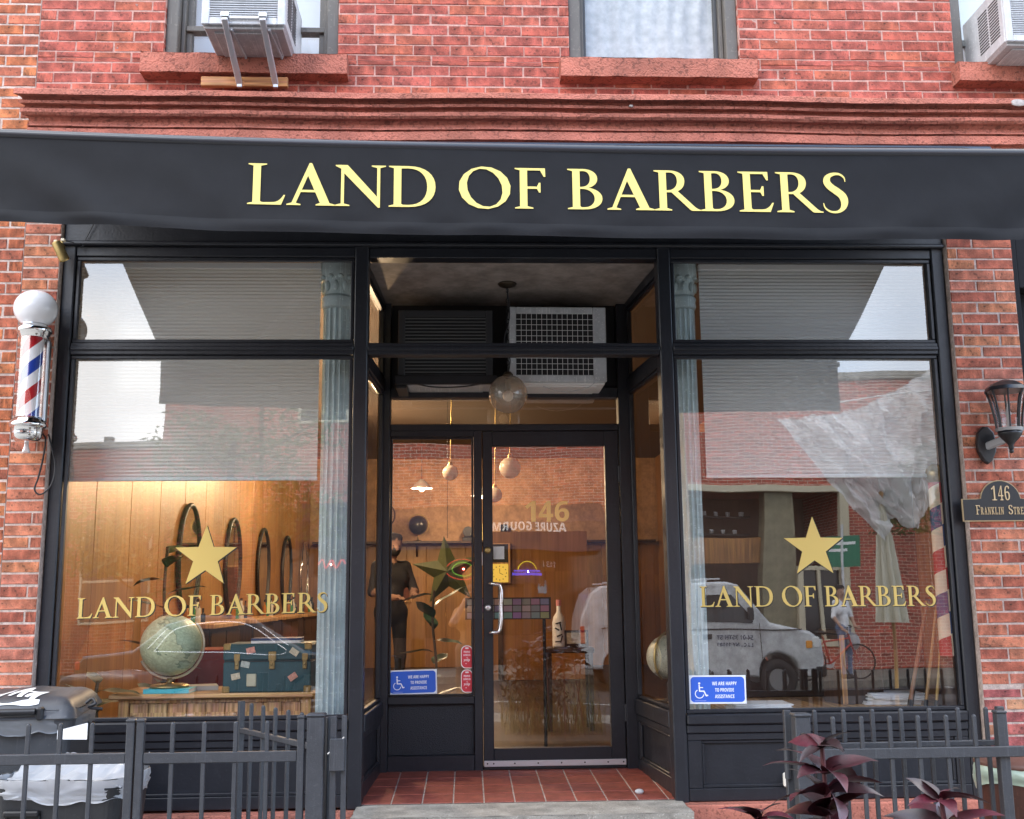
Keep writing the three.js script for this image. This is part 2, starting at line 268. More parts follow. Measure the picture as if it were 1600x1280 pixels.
function layBricks(rects, o) {         // rects: [x0,x1,y0,y1]; holes cut whole
  const list = [], C = o.course ?? .0682, Lb = o.len ?? .228, j = o.joint ?? .0062, y00 = o.y0 ?? 0;
  for (const [x0, x1, ya, yb] of rects) {
    const r0 = Math.floor((ya - y00) / C + 1e-6), r1 = Math.ceil((yb - y00) / C - 1e-6);
    for (let r = r0; r < r1; r++) {
      const cy0 = Math.max(ya, y00 + r * C + j / 2), cy1 = Math.min(yb, y00 + (r + 1) * C - j / 2); if (cy1 - cy0 < .02) continue;
      const rowJ = ((r * 7919) % 13) / 13 * .02, off = ((r & 1) ? .5 : 0) * Lb + rowJ + (o.x0 ?? 0);
      let carry = null, prev = null;
      for (let c = Math.floor((x0 - off) / Lb) - 1; c < (x1 - off) / Lb + 1; c++) {
        let a = Math.max(x0, off + c * Lb + j / 2 + rr(-.002, .002)), b = Math.min(x1, off + (c + 1) * Lb - j / 2 + rr(-.002, .002)); if (b - a < .05 && b > a) { if (prev) prev[1] = b; else carry = a; continue; } if (b - a < .025) continue; if (carry !== null) { a = carry; carry = null; }
        prev = [a, b, cy0 + rr(-.0012, .0012), cy1 + rr(-.0012, .0012), o.z + rr(-.0022, .0022), o.mats]; list.push(prev);
      }
    }
  }
  return list;
}
function placeBricks(parent, list, most = 300) {
  const inView = b => b[1] > -2.9 && b[0] < 3.6 && b[3] < 5.26 && b[2] > .3 && !(b[2] > 3.7 && b[3] < 4.12);
  const scored = list.map(b => ({ b, s: inView(b) ? (b[1] - b[0]) * (b[3] - b[2]) : 0 })).sort((p, q) => q.s - p.s);
  const soup = new Map();
  scored.forEach(({ b, s }, i) => {
    const [x0, x1, y0, y1, z, mats] = b, g = brickGeos[Math.floor(rnd() * 10)], m = mats[Math.floor(rnd() * mats.length)];
    const tilt = rr(-.004, .004);
    if (i < most && s > 0) {
      const o = shade(new THREE.Mesh(g, m)); o.name = 'brick'; o.position.set((x0 + x1) / 2, (y0 + y1) / 2, z); o.scale.set(x1 - x0, y1 - y0, .1); o.rotation.z = tilt; parent.add(o);
    } else {
      const c = g.clone(); c.scale(x1 - x0, y1 - y0, .1); c.rotateZ(tilt); c.translate((x0 + x1) / 2, (y0 + y1) / 2, z); if (!soup.has(m)) soup.set(m, []); soup.get(m).push(c);
    }
  });
  if (soup.size) {
    const ms = [...soup.keys()], geo = mergeGeometries(ms.map(m => mergeGeometries(soup.get(m))), true);
    const o = rawpart(parent, 'small_bricks', geo, ms); o.userData.kind = 'stuff';
  }
}
// ================================================================ the shop's own building
const building = thing('brick_building', 'red painted brick building above and beside the black storefront', 'building');
const WIN = [[-1.85, -.79], [.64, 1.71], [3.08, 4.14]], WY = 4.755, WT = 6.5, TOP = 6.9;
{
  const zc = .0572;
  // mortar core, with the window openings left free
  const core = [];
  core.push(cb(-2.60, 4.4, 4.10, WY, -.3, zc, .001), cb(-2.60, 4.4, WT, TOP, -.3, zc, .001));
  let x = -2.6; for (const [a, b] of WIN) { core.push(cb(x, a, WY, WT, -.3, zc, .001)); x = b; } core.push(cb(x, 4.4, WY, WT, -.3, zc, .001));
  part(building, 'mortar', core, M.mortar);
  for (const [a, b] of [[-2.60, -2.392], [2.926, 3.33]]) part(building, 'mortar', cb(a, b, 0, 4.098, -.3, zc - .001, .001), M.mortarGrey);
  const up = [[-2.60, 4.4, 4.46, WY - .0]]; let x2 = -2.6;
  for (const [a, b] of WIN) { up.push([x2, a, WY, WT]); x2 = b; } up.push([x2, 4.4, WY, WT], [-2.6, 4.4, WT, TOP]);
  const bricks = layBricks(up, { z: .06, y0: 4.453, mats: redBricks });
  bricks.push(...layBricks([[-2.60, -2.394, .95, 4.1]], { z: .061, y0: .014, mats: pierBricks, joint: .011, x0: .05 }));
  bricks.push(...layBricks([[2.928, 3.33, .95, 4.1]], { z: .061, y0: .02, mats: pierBricks, joint: .010, x0: .12 }));
  bricks.push(...layBricks([[-2.60, -2.394, 0.02, .95], [2.928, 3.33, .02, .95]], { z: .061, y0: .014, mats: lowBricks, joint: .012, x0: .07 }));
  placeBricks(building, bricks, 300);
  // moulded stucco cornice
  const prof = [[4.475, .056], [4.462, .235], [4.455, .242], [4.422, .246], [4.424, .198], [4.412, .182], [4.404, .204], [4.396, .212], [4.384, .207], [4.385, .170], [4.372, .160], [4.363, .184], [4.350, .198], [4.334, .196], [4.322, .182], [4.322, .148], [4.306, .132], [4.288, .136], [4.270, .148], [4.266, .128], [4.258, .142], [4.206, .142], [4.208, .100], [4.194, .090], [4.110, .106], [4.096, .056]];
  const NX = 110, xa = -2.555, xb = 4.4, q = [];
  const wob = []; for (let i = 0; i <= NX; i++) wob.push(prof.map(() => [rr(-.0016, .0016), rr(-.0022, .0022)]));
  const sag = (x) => .004 * Math.sin(x * 1.7) + .003 * Math.sin(x * 4.1 + 1);
  const pos = [], idx = [];
  for (let i = 0; i <= NX; i++) { const t = i / NX, xx = xa + (xb - xa) * t; prof.forEach(([y, z], k) => { const end = i === 0 ? -(z - .056) * .5 : 0; pos.push(xx + end, y + sag(xx) + wob[i][k][0], z + wob[i][k][1]); }); }
  const n = prof.length; for (let i = 0; i < NX; i++) for (let k = 0; k < n - 1; k++) { const a = i * n + k, b = a + n; idx.push(a, a + 1, b, a + 1, b + 1, b); }
  for (let k = 1; k < n - 1; k++) idx.push(0, k + 1, k);
  let g = new THREE.BufferGeometry(); g.setAttribute('position', new THREE.BufferAttribute(new Float32Array(pos), 3)); g.setIndex(idx); g = g.toNonIndexed(); g.computeVertexNormals();
  const cor = part(building, 'cornice', g, M.stucco);
  part(cor, 'chipped_patch', [mv(new THREE.IcosahedronGeometry(.03, 1).scale(1.7, .8, .25), 3.36, 4.43, .243), mv(new THREE.IcosahedronGeometry(.014, 1).scale(1, .6, .6), .99, 4.398, .215), mv(new THREE.IcosahedronGeometry(.012, 1).scale(1.4, .5, .5), -1.3, 4.19, .12)], mat(L(.5, .45, .42), .95, { map: rep(T.mortar, 4) }));
  // lumps of old mortar and chips on the brick face
  const chip = mat(L(.50, .32, .28), .95, { map: rep(T.mortar, 5) });
  for (let i = 0; i < 26; i++) { const x = rr(-2.5, 3.5), y = rr(4.5, 5.2); if (WIN.some(([a, b]) => x > a - .15 && x < b + .15) ) continue; const g = new THREE.IcosahedronGeometry(rr(.004, .010), 1), p = g.attributes.position; for (let k = 0; k < p.count; k++) p.setXYZ(k, p.getX(k) * rr(.7, 1.6), p.getY(k) * rr(.7, 1.3), p.getZ(k) * .25); g.computeVertexNormals(); part(building, 'mortar_chip', mv(g, x, y, .0605, 0, 0, rr(-1, 1)), chip); }
  // sills
  const sill = (x0, x1) => {
    const N = 14, g = new THREE.BoxGeometry(x1 - x0, .135, .21, N, 2, 2), p = g.attributes.position;
    for (let i = 0; i < p.count; i++) { const bz = p.getZ(i) > .09 ? 1 : 0; p.setXYZ(i, p.getX(i) + rr(-.002, .002), p.getY(i) + rr(-.003, .003) + (bz && p.getY(i) > .05 ? -.012 : 0), p.getZ(i) + rr(-.003, .003)); }
    g.computeVertexNormals(); return mv(mergeVertices(g), (x0 + x1) / 2, 4.683, .06).toNonIndexed();
  };
  for (const [a, b] of [[-1.955, -.72], [.575, 1.79], [3.05, 4.25]]) part(building, 'window_sill', sill(a, b), M.stucco);
  // windows
  const glassUp = M.glassUpper;
  WIN.forEach(([a, b], k) => {
    const z0 = -.10, fr = [cb(a, a + .075, WY - .01, WT, z0, z0 + .13, .006), cb(b - .075, b, WY - .01, WT, z0, z0 + .13, .006), cb(a + .075, b - .075, WT - .08, WT, z0, z0 + .12, .004),
      cb(a + .077, a + .10, WY, WT - .08, z0 - .02, z0 + .07, .004), cb(b - .10, b - .077, WY, WT - .08, z0 - .02, z0 + .07, .004)];
    const w = part(building, 'window', fr, M.trim);
    const s0 = a + .10, s1 = b - .10;
    if (k === 0) {
      part(w, 'sash', [cb(s0, s1, 4.80, 4.835, z0 - .02, z0 + .03, .003), cb(s0, s0 + .035, 4.835, 5.0, z0 - .02, z0 + .03, .003), cb(s1 - .035, s1, 4.835, 5.0, z0 - .02, z0 + .03, .003), cb(s0, s1, 5.0, 5.035, z0 - .02, z0 + .05, .003), cb(s0, s0 + .035, 5.035, WT - .08, z0 - .04, z0 + .02, .003), cb(s1 - .035, s1, 5.035, WT - .08, z0 - .04, z0 + .02, .003)], M.trim);
      part(w, 'pane', [quadsGeo([[[s0, 4.83, z0], [s1, 4.83, z0], [s1, 5.0, z0], [s0, 5.0, z0]]]), quadsGeo([[[s0, 5.03, z0 - .02], [s1, 5.03, z0 - .02], [s1, WT, z0 - .02], [s0, WT, z0 - .02]]])], glassUp);
      part(w, 'bottom_rail', cb(s0 - .002, s1 + .002, 4.752, 4.799, z0 - .03, z0 + .035, .002), M.white);
      part(w, 'roller_shade', cb(s0 - .05, s1 + .05, 4.76, WT, z0 - .25, z0 - .24, .002), mat(L(.62, .65, .67), .9));
    } else if (k === 1) {
      part(w, 'sash', [cb(s0, s1, 4.765, 4.785, z0 - .02, z0 + .03, .003), cb(s0, s0 + .02, 4.785, WT - .08, z0 - .02, z0 + .03, .003), cb(s1 - .02, s1, 4.785, WT - .08, z0 - .02, z0 + .03, .003)], mat(L(.05, .05, .05), .5));
      part(w, 'pane', quadsGeo([[[s0, 4.78, z0], [s1, 4.78, z0], [s1, WT, z0], [s0, WT, z0]]]), glassUp);
      // white net curtain behind the insect screen
      const cg = new THREE.PlaneGeometry(s1 - s0 + .1, WT - 4.74, 90, 14), cp = cg.attributes.position;
      for (let i = 0; i < cp.count; i++) { const x = cp.getX(i), y = cp.getY(i); cp.setZ(i, .008 * Math.sin(x * 60 + Math.sin(y * 9) * 1.2) + .006 * Math.sin(x * 23 + y * 3)); }
      cg.computeVertexNormals(); part(w, 'curtain', mv(cg, (s0 + s1) / 2, (WT + 4.74) / 2, z0 - .06), mat(L(.48, .49, .48), .95, { side: THREE.DoubleSide, map: rep(T.fabric, 3) }));
    } else {
      part(w, 'sash', [cb(s0, s1, 4.97, 5.0, z0 - .02, z0 + .03, .003), cb(s0, s1, 5.0, 5.02, z0, z0 + .02, .003)], mat(L(.2, .21, .2), .5));
      part(w, 'pane', quadsGeo([[[s0, 5.0, z0 - .01], [s1, 5.0, z0 - .01], [s1, WT, z0 - .01], [s0, WT, z0 - .01]]]), glassUp);
      part(w, 'roller_shade', cb(s0 - .05, s1 + .05, 4.99, WT, z0 - .25, z0 - .24, .002), mat(L(.62, .68, .67), .9));
      const acc = []; for (let i = 0; i < 8; i++) acc.push(cb(s0 + i * .0165, s0 + i * .0165 + .012, 4.765, 4.97, z0 - .01, z0 + .012, .004));
      part(w, 'accordion_panel', acc, M.white);
    }
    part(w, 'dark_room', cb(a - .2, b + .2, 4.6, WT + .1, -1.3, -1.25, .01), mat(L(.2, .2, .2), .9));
  });
  // painted plinth and the black entrance beyond the right pier
  part(building, 'plinth', cb(-2.39, -.62, 0, .348, -.2, .09, .006), M.plinth); part(building, 'plinth', cb(1.20, 2.924, 0, .358, -.2, .09, .006), M.plinth);
  part(building, 'entrance_surround', [cb(3.335, 3.42, 0, 4.09, -.3, -.05, .006), cb(3.42, 4.4, 3.35, 4.09, -.3, -.06, .006), cb(3.422, 4.4, 0, 3.348, -.3, -.18, .004)], mat(L(.012, .012, .014), .75, { specularIntensity: .4 }));
  part(building, 'party_wall', [cb(-2.60, -2.52, 0, 4.1, -11.2, -.3, .01), cb(3.08, 3.2, 0, 4.1, -11.2, -.3, .01), cb(-2.6, 4.4, 3.98, 4.2, -11.2, -.3, .01)], M.plaster);
}
// neighbour on the left: orange brick
const neighbour = thing('orange_brick_building', 'older orange brick building at the left edge beside the barber pole', 'building');
{
  part(neighbour, 'mortar', cb(-4.2, -2.604, 0, TOP, -.3, .0545, .001), M.mortarGrey);
  placeBricks(neighbour, layBricks([[-4.2, -2.606, .02, TOP]], { z: .058, y0: -.01, mats: orangeBricks, joint: .010, len: .21, x0: .03 }), 300);
}
// ================================================================ storefront
const shop = thing('storefront', 'black wooden shopfront with two display windows and recessed glass door', 'storefront');
const GZ = -.04, DZ = -.95;
const paneGeo = (x0, x1, y0, y1, z) => {        // plate glass is never quite flat
  const g = new THREE.PlaneGeometry(x1 - x0, y1 - y0, 24, 28), p = g.attributes.position; g.translate((x0 + x1) / 2, (y0 + y1) / 2, z);
  for (let i = 0; i < p.count; i++) { const x = p.getX(i), y = p.getY(i); p.setZ(i, z + .00028 * Math.sin(5.1 * x + 1.3 * y + z * 9) + .00022 * Math.sin(6.3 * y - 2.2 * x + 1) + .0001 * Math.sin(13 * x + 4 * y)); }
  g.computeVertexNormals(); return g.toNonIndexed();
};
function beads(x0, x1, y0, y1, z, w = .022, d = .03) { return [cb(x0, x1, y0, y0 + w, z, z + d, .004), cb(x0, x1, y1 - w, y1, z, z + d, .004), cb(x0, x0 + w, y0 + w, y1 - w, z, z + d, .004), cb(x1 - w, x1, y0 + w, y1 - w, z, z + d, .004)]; }
{
  // corner posts and mullions
  for (const [a, b] of [[-2.388, -2.318], [-.668, -.588], [1.155, 1.232], [2.848, 2.922]]) part(shop, 'post', cb(a, b, .35, 3.60, -.11, .012, .006), M.frame);
  // header fascia behind the awning
  part(shop, 'fascia', [cb(-2.388, 2.922, 3.60, 4.095, -.12, .02, .006), cb(-2.388, 2.922, 3.575, 3.598, -.12, .045, .006), cb(-2.38, 2.915, 3.93, 3.97, .02, .05, .01)], M.frame);
  for (const [a, b] of [[-2.316, -.67], [1.234, 2.846]]) {
    part(shop, 'top_rail', [cb(a, b, 3.515, 3.573, -.10, .004, .004)], M.frame);
    part(shop, 'transom_bar', [cb(a, b, 2.915, 2.985, -.10, .010, .004), cb(a, b, 2.938, 2.962, .010, .022, .006)], M.frame);
    part(shop, 'window_sill', [cb(a, b, .775, .832, -.10, .03, .008), cb(a, b, .728, .773, -.10, .016, .005)], M.frame);
    part(shop, 'pane_bead', [...beads(a + .002, b - .002, 2.987, 3.513, GZ + .004), ...beads(a + .002, b - .002, .834, 2.913, GZ + .004)], M.frame);
    const st = a < 0 ? a : a;
    part(shop, 'base_panel', [cb(a, b, .36, .726, -.10, -.022, .003)], M.frame);
    part(shop, 'base_frame', [cb(a, b, .362, .43, -.022, .008, .004), cb(a, b, .688, .726, -.022, .006, .004), cb(a, a + .08, .43, .688, -.022, .006, .004), cb(b - .08, b, .43, .688, -.022, .006, .004), ...beads(a + .08, b - .08, .43, .688, -.021, .018, .016)], M.frame);
    part(shop, 'transom_pane', paneGeo(a, b, 2.986, 3.514, GZ), M.glass);
    part(shop, 'window_pane', paneGeo(a, b, .833, 2.914, GZ), M.glass);
  }
  // bars across the entrance opening
  part(shop, 'top_rail', cb(-.586, 1.153, 3.512, 3.573, -.10, .004, .004), M.frame);
  part(shop, 'transom_bar', [cb(-.586, 1.153, 2.915, 2.985, -.09, .006, .004), cb(-.586, 1.153, 2.938, 2.962, .006, .016, .005)], M.frame);
  // entrance ceiling
  part(shop, 'entrance_ceiling', quadsGeo([[[-.62, 3.512, -.10], [1.19, 3.512, -.10], [1.12, 3.478, -.95], [-.57, 3.478, -.95]].reverse()]), M.ceil);
  // splayed sides
  const side = (ax, bx, flip) => {
    const A = V3(ax, 0, -.112), B = V3(bx, 0, -.90), d = B.clone().sub(A), len = d.length(); d.normalize(); const nrm = V3(0, 1, 0).cross(d); if (flip) nrm.negate();
    const m = new THREE.Matrix4().makeBasis(d, V3(0, 1, 0), nrm).setPosition(A);
    const tr = (gs) => gs.map(g => { g.applyMatrix4(m); if (!flip) { const p = g.attributes.position; for (let i = 0; i < p.count; i += 3) { const a = [p.getX(i), p.getY(i), p.getZ(i)]; p.setXYZ(i, p.getX(i + 2), p.getY(i + 2), p.getZ(i + 2)); p.setXYZ(i + 2, ...a); } if (p.count < 1000) g.computeVertexNormals(); else { const n = g.attributes.normal; for (let i = 0; i < n.count; i += 3) { const a = [n.getX(i), n.getY(i), n.getZ(i)]; n.setXYZ(i, n.getX(i + 2), n.getY(i + 2), n.getZ(i + 2)); n.setXYZ(i + 2, ...a); } } } return g; });
    part(shop, 'side_panel', tr([cb(0, len, .36, .74, -.05, -.012, .003)]), M.frame);
    part(shop, 'side_frame', tr([cb(0, len, .36, .47, -.012, .008, .004), cb(0, len, .70, .742, -.012, .008, .004), cb(0, .07, .47, .70, -.012, .008, .004), cb(len - .07, len, .47, .70, -.012, .008, .004), ...beads(.07, len - .07, .47, .70, -.011, .016, .014)]), M.frame);
    part(shop, 'side_sill', tr([cb(0, len, .744, .84, -.05, .02, .006)]), M.frame);
    part(shop, 'side_rail', tr([cb(0, len, 2.865, 2.955, -.05, .01, .004)]), M.frame); part(shop, 'side_rail', tr([cb(0, len, 3.44, 3.50, -.05, .01, .004)]), M.frame);
    part(shop, 'side_bead', tr([...beads(.001, len - .001, .842, 2.863, -.03, .02, .03), ...beads(.001, len - .001, 2.957, 3.438, -.03, .02, .03)]), M.frame);
    part(shop, 'side_pane', tr([paneGeo(0, len, .841, 2.864, -.035)]), M.glass); part(shop, 'side_pane', tr([paneGeo(0, len, 2.956, 3.439, -.035)]), M.glass);
  };
  side(-.604, -.562, true); side(1.172, 1.098, false);
  // door plane
  const dz0 = DZ - .06, dz1 = DZ + .03;
  part(shop, 'inner_post', cb(-.60, -.515, .39, 3.48, dz0, DZ + .048, .005), M.frame);
  part(shop, 'inner_post', cb(.043, .098, .39, 2.60, dz0, dz1, .004), M.frame);
  part(shop, 'inner_post', cb(1.025, 1.13, .39, 3.48, dz0, DZ + .048, .005), M.frame);
  part(shop, 'door_head', [cb(-.515, 1.025, 2.60, 2.645, dz0, dz1, .004), cb(-.515, .043, 2.56, 2.60, dz0, dz1 - .002, .003), cb(-.515, 1.025, 2.825, 2.895, dz0, dz1 + .01, .004)], M.frame);
  part(shop, 'upper_board', cb(-.515, 1.025, 2.897, 3.56, dz0, DZ - .02, .003), M.black);
  part(shop, 'transom_pane', paneGeo(-.515, 1.025, 2.645, 2.826, DZ), M.glass);
  part(shop, 'sidelight_pane', paneGeo(-.515, .043, .865, 2.56, DZ), M.glass);
  part(shop, 'sidelight_frame', [cb(-.515, .043, .818, .866, dz0, dz1 + .006, .004), cb(-.515, .043, .39, .50, dz0, dz1, .004), ...beads(-.513, .041, .867, 2.558, DZ + .004, .014, .02)], M.frame);
  part(shop, 'sidelight_panel', cb(-.513, .041, .50, .817, dz0, DZ, .003), mat(L(.02, .021, .026), .6, { bumpMap: rep(T.stuccoBump, 5), bumpScale: .004 }));
  // the door: stiles and rails, with its fittings as sub-parts
  const dx0 = .102, dx1 = 1.021, g0 = .168, g1 = .928, dy0 = .405, dy1 = 2.597;
  const door = part(shop, 'door', [cb(dx0, g0, dy0, dy1, DZ - .045, DZ + .02, .004), cb(g1, dx1, dy0, dy1, DZ - .045, DZ + .02, .004), cb(g0, g1, 2.497, dy1, DZ - .045, DZ + .02, .004), cb(g0, g1, dy0, .535, DZ - .045, DZ + .02, .004)], M.frame);
  part(door, 'pane', paneGeo(g0, g1, .534, 2.498, DZ - .012), M.glass);
  const screws = []; for (const x of [.125, .165, .30, .45, .60, .75, .90, 1.0]) screws.push(mv(cyl(.005, .005, .006, 8), x, .445, DZ + .032, 0, Math.PI / 2));
  const kick = part(door, 'kick_plate', cb(dx0 + .002, dx1 - .002, .425, .462, DZ + .02, DZ + .03, .002), mat(L(.75, .75, .76), .35, { metalness: .7 }));
  part(door, 'screw', screws, M.black);
  part(door, 'sweep', cb(dx0 + .003, dx1 - .003, .407, .424, DZ + .02, DZ + .026, .002), M.black);
  part(door, 'handle', tube([[.145, 1.582, DZ + .02], [.147, 1.582, DZ + .06], [.165, 1.58, DZ + .08], [.205, 1.574, DZ + .085], [.218, 1.54, DZ + .085], [.217, 1.42, DZ + .085], [.215, 1.31, DZ + .085], [.203, 1.276, DZ + .085], [.165, 1.268, DZ + .08], [.147, 1.265, DZ + .06], [.145, 1.264, DZ + .02]], .0125, 90, 12), M.chrome);
  for (const y of [1.80, 1.425]) part(door, 'lock', [mv(lathe([[0, .018], [.014, .018], [.021, .012], [.023, 0]], 20), .134, y, DZ + .019, 0, Math.PI / 2), mv(cyl(.006, .006, .006, 8), .134, y, DZ + .037, 0, Math.PI / 2)], y > 1.6 ? M.brass : M.steel);
  part(door, 'strike_plate', cb(.094, .1015, 1.70, 1.79, DZ + .018, DZ + .032, .002), M.steel);
  for (const y of [.75, 2.3]) part(door, 'hinge', mv(cyl(.012, .012, .11, 10), 1.023, y, DZ + .03), M.frame);
}
// entry floor: quarry tiles set in mortar, and the concrete step in front
{
  const fl = struct('entry_floor', quadsGeo([[[-.60, .371, -.02], [1.175, .371, -.02], [1.10, .402, -.96], [-.56, .402, -.96]]]), mat(L(.60, .52, .46), .95, { map: rep(T.mortar, 2) }));
  const tm = [[.32, .082, .056], [.30, .074, .05], [.34, .09, .062], [.31, .08, .058]].map(c => mat(L(...c), .62, { map: rep(T.tile, 2.5), bumpMap: rep(T.stuccoBump, 3), bumpScale: .0008 }));
  const w = .172, dz = .228;
  for (let r = 0; r < 4; r++) for (let c = 0; c < 11; c++) {
    const z1 = -.025 - r * dz, z0 = z1 - dz + .014; const lx = -.596 + (-z1) * .04, rx = 1.17 - (-z1) * .08;
    let x0 = -.598 + c * w + .004, x1 = x0 + w - .008; x0 = Math.max(x0, lx); x1 = Math.min(x1, rx); if (x1 - x0 < .02) continue;
    const g = cb(x0, x1, 0, .008, z0, z1, .002); g.rotateX(0); const p = g.attributes.position; for (let i = 0; i < p.count; i++) p.setY(i, p.getY(i) + .3665 - p.getZ(i) * .033); g.computeVertexNormals();
    part(fl, 'tile', g, tm[Math.floor(rnd() * 4)]);
  }
  const stepG = (x0, x1, y0, y1, z0, z1) => { const g = new THREE.BoxGeometry(x1 - x0, y1 - y0, z1 - z0, 30, 4, 8), p = g.attributes.position; for (let i = 0; i < p.count; i++) { const e = (Math.abs(p.getX(i)) > (x1 - x0) / 2 - .01 ? 1 : 0) + (p.getZ(i) > (z1 - z0) / 2 - .01 ? 1 : 0) + (p.getY(i) > (y1 - y0) / 2 - .01 ? 1 : 0); const j = e > 1 ? .003 : .0008; p.setXYZ(i, p.getX(i) + rr(-j, j), p.getY(i) + rr(-j, j) * .7, p.getZ(i) + rr(-j, j)); } return mv(mergeVertices(g), (x0 + x1) / 2, (y0 + y1) / 2, (z0 + z1) / 2); };
  const st = thing('concrete_step', 'worn grey concrete doorstep below the red tiled entry', 'step');
  part(st, 'tread', stepG(-.612, 1.19, .0, .368, -.018, .34), M.concrete); part(st, 'lower_tread', stepG(-.62, 1.2, 0, .18, .342, .7), M.concrete);
  solo('door_stop', 'small grey door stop on the red tiles near right entry side', 'door stop', mv(new THREE.IcosahedronGeometry(.022, 2).scale(1.2, .7, .9), .98, .39, -.17), mat(L(.5, .5, .5), .8));
}
// ================================================================ awning
{
  const aw = thing('awning', 'long black fabric awning with pale yellow roman lettering', 'awning', [0, 0, 0]);
  const X0 = -2.42, X1 = 3.0, ZF = 2.05;
  const yt = x => 3.303 + .0055 * (x - 1.2) ** 2 * (x < 1.2 ? 1 : .15), yb = x => 2.931 + .0063 * (x - 1.2) ** 2 * (x < 1.2 ? 1 : .25) + .0025 * Math.sin(x * 3.1 + 1) + .002 * Math.sin(x * 7.7);
  // soft diagonal drag folds toward both ends, flat behind the lettering
  const off = (x, t) => {
    const eL = Math.max(0, (-.7 - x) / 1.2), eR = Math.max(0, (x - 1.55) / 1.0), d = (1 - t);
    let o = .0025 * Math.sin(x * 2.3 + 2 * t) + .010 * (1 - t) * (1 - t);
    o += Math.min(1, eL) * .010 * d * Math.sin(9 * x + 7.5 * t + .5) + Math.min(1, eL) * .007 * d * d * Math.sin(21 * x + 9 * t);
    o += Math.min(1, eR) * .011 * d * Math.sin(8.3 * x - 7 * t) + Math.min(1, eR) * .006 * d * d * Math.sin(19 * x - 9 * t + 1);
    o += .0035 * Math.exp(-(((t - .10) / .08) ** 2)) * Math.sin(13 * x + 2 * Math.sin(3 * x));
    return o;
  };
  const grid = (nx, ny, f) => { const pos = [], idx = []; for (let j = 0; j <= ny; j++) for (let i = 0; i <= nx; i++) pos.push(...f(i / nx, j / ny)); for (let j = 0; j < ny; j++) for (let i = 0; i < nx; i++) { const a = j * (nx + 1) + i, b = a + nx + 1; idx.push(a, a + 1, b, a + 1, b + 1, b); } const g = new THREE.BufferGeometry(); g.setAttribute('position', new THREE.BufferAttribute(new Float32Array(pos), 3)); g.setIndex(idx); g.computeVertexNormals(); return g; };
  const P = (x, t) => [x, yb(x) + (yt(x) - yb(x)) * t, ZF + off(x, t)];
  part(aw, 'valance', grid(260, 26, (u, t) => P(X0 + (X1 - X0) * u, t)), M.awning);
  // hem: a doubled strip with a stitched upper edge
  part(aw, 'hem', grid(260, 6, (u, t) => { const x = X0 + (X1 - X0) * u, p = P(x, t * .135); p[2] += .0035 + .003 * Math.sin(Math.PI * t); if (t === 0) p[1] -= .003; return p; }), M.awning);
  const slope = grid(120, 24, (u, v) => { const x = X0 + .02 + (X1 - X0 - .04) * u, y0 = yt(x) + .004, s = -.02 * Math.sin(Math.PI * v); return [x, y0 + (4.13 - y0) * v + s, ZF - .01 + (.27 - ZF) * v]; });
  part(aw, 'canopy_sheet', slope, M.awning);
  const barPts = []; for (let i = 0; i <= 16; i++) { const x = X0 - .01 + (X1 - X0 + .02) * i / 16; barPts.push([x, yt(x) + .012, ZF - .012]); }
  part(aw, 'front_bar', tube(barPts, .021, 60, 10), M.awnBar);
  part(aw, 'cassette', [cb(-2.40, 3.16, 4.085, 4.142, .11, .27, .012)], M.cassette);
  for (const x of [-1.9, 2.4]) { const s = x < 0 ? 1 : -1; part(aw, 'folding_arm', [bar([x, 3.98, .22], [x + s * .75, 3.62, 1.05], .045, .03, [0, 1, 0]), bar([x + s * .75, 3.62, 1.05], [x + s * .1, 3.29, 2.0], .045, .03, [0, 1, 0])], M.awnBar); }
  // painted name
  const dep = .0015, letters = capLetters('LAND OF BARBERS', -.885, 1.585, .176, dep);
  for (const g of letters) {
    const p = g.attributes.position; for (let i = 0; i < p.count; i++) { const x = p.getX(i), y = p.getY(i) + 3.053 - .0075 * (x - .35) + (x < .35 ? .004 * (x - .35) ** 2 : 0), t = (y - yb(x)) / (yt(x) - yb(x)); p.setXYZ(i, x, y, p.getZ(i) + ZF + off(x, t) + .0022); }
    g.computeVertexNormals(); part(aw, 'letter', g, M.cream);
  }
}
// ================================================================ lettering and stickers on the glass
const goldSheet = (geo, depth) => geo;
function windowName(x0, x1, yl, yr, h, label) {
  const t = thing('window_lettering', label, 'lettering', [0, 0, 0], 0, 'gold shop names on the windows');
  capLetters('LAND OF BARBERS', x0, x1, h, .0012).forEach(g => {
    const p = g.attributes.position; for (let i = 0; i < p.count; i++) { const x = p.getX(i); p.setXYZ(i, x, p.getY(i) + yl + (yr - yl) * (x - x0) / (x1 - x0), p.getZ(i) + GZ + .0032); } g.computeVertexNormals();
    const l = part(t, 'letter', g, M.gold);
    // dark outline: the same letter shifted down right behind
    const s = g.clone(); s.translate(.005, -.005, -.0018); part(l, 'drop_shade', s, M.goldEdge);
  });
}
windowName(-2.205, -.795, 1.398, 1.420, .112, 'gold serif shop name on the left display window');
windowName(1.345, 2.738, 1.428, 1.420, .116, 'gold serif shop name on the right display window');
function starShape(cx, cy, r, k = .40, rot = 0) { const s = new THREE.Shape(); for (let i = 0; i < 10; i++) { const a = Math.PI / 2 + i * Math.PI / 5 + rot, q = i % 2 ? r * k : r; const x = cx + q * Math.cos(a), y = cy + q * Math.sin(a); i ? s.lineTo(x, y) : s.moveTo(x, y); } s.closePath(); return s; }
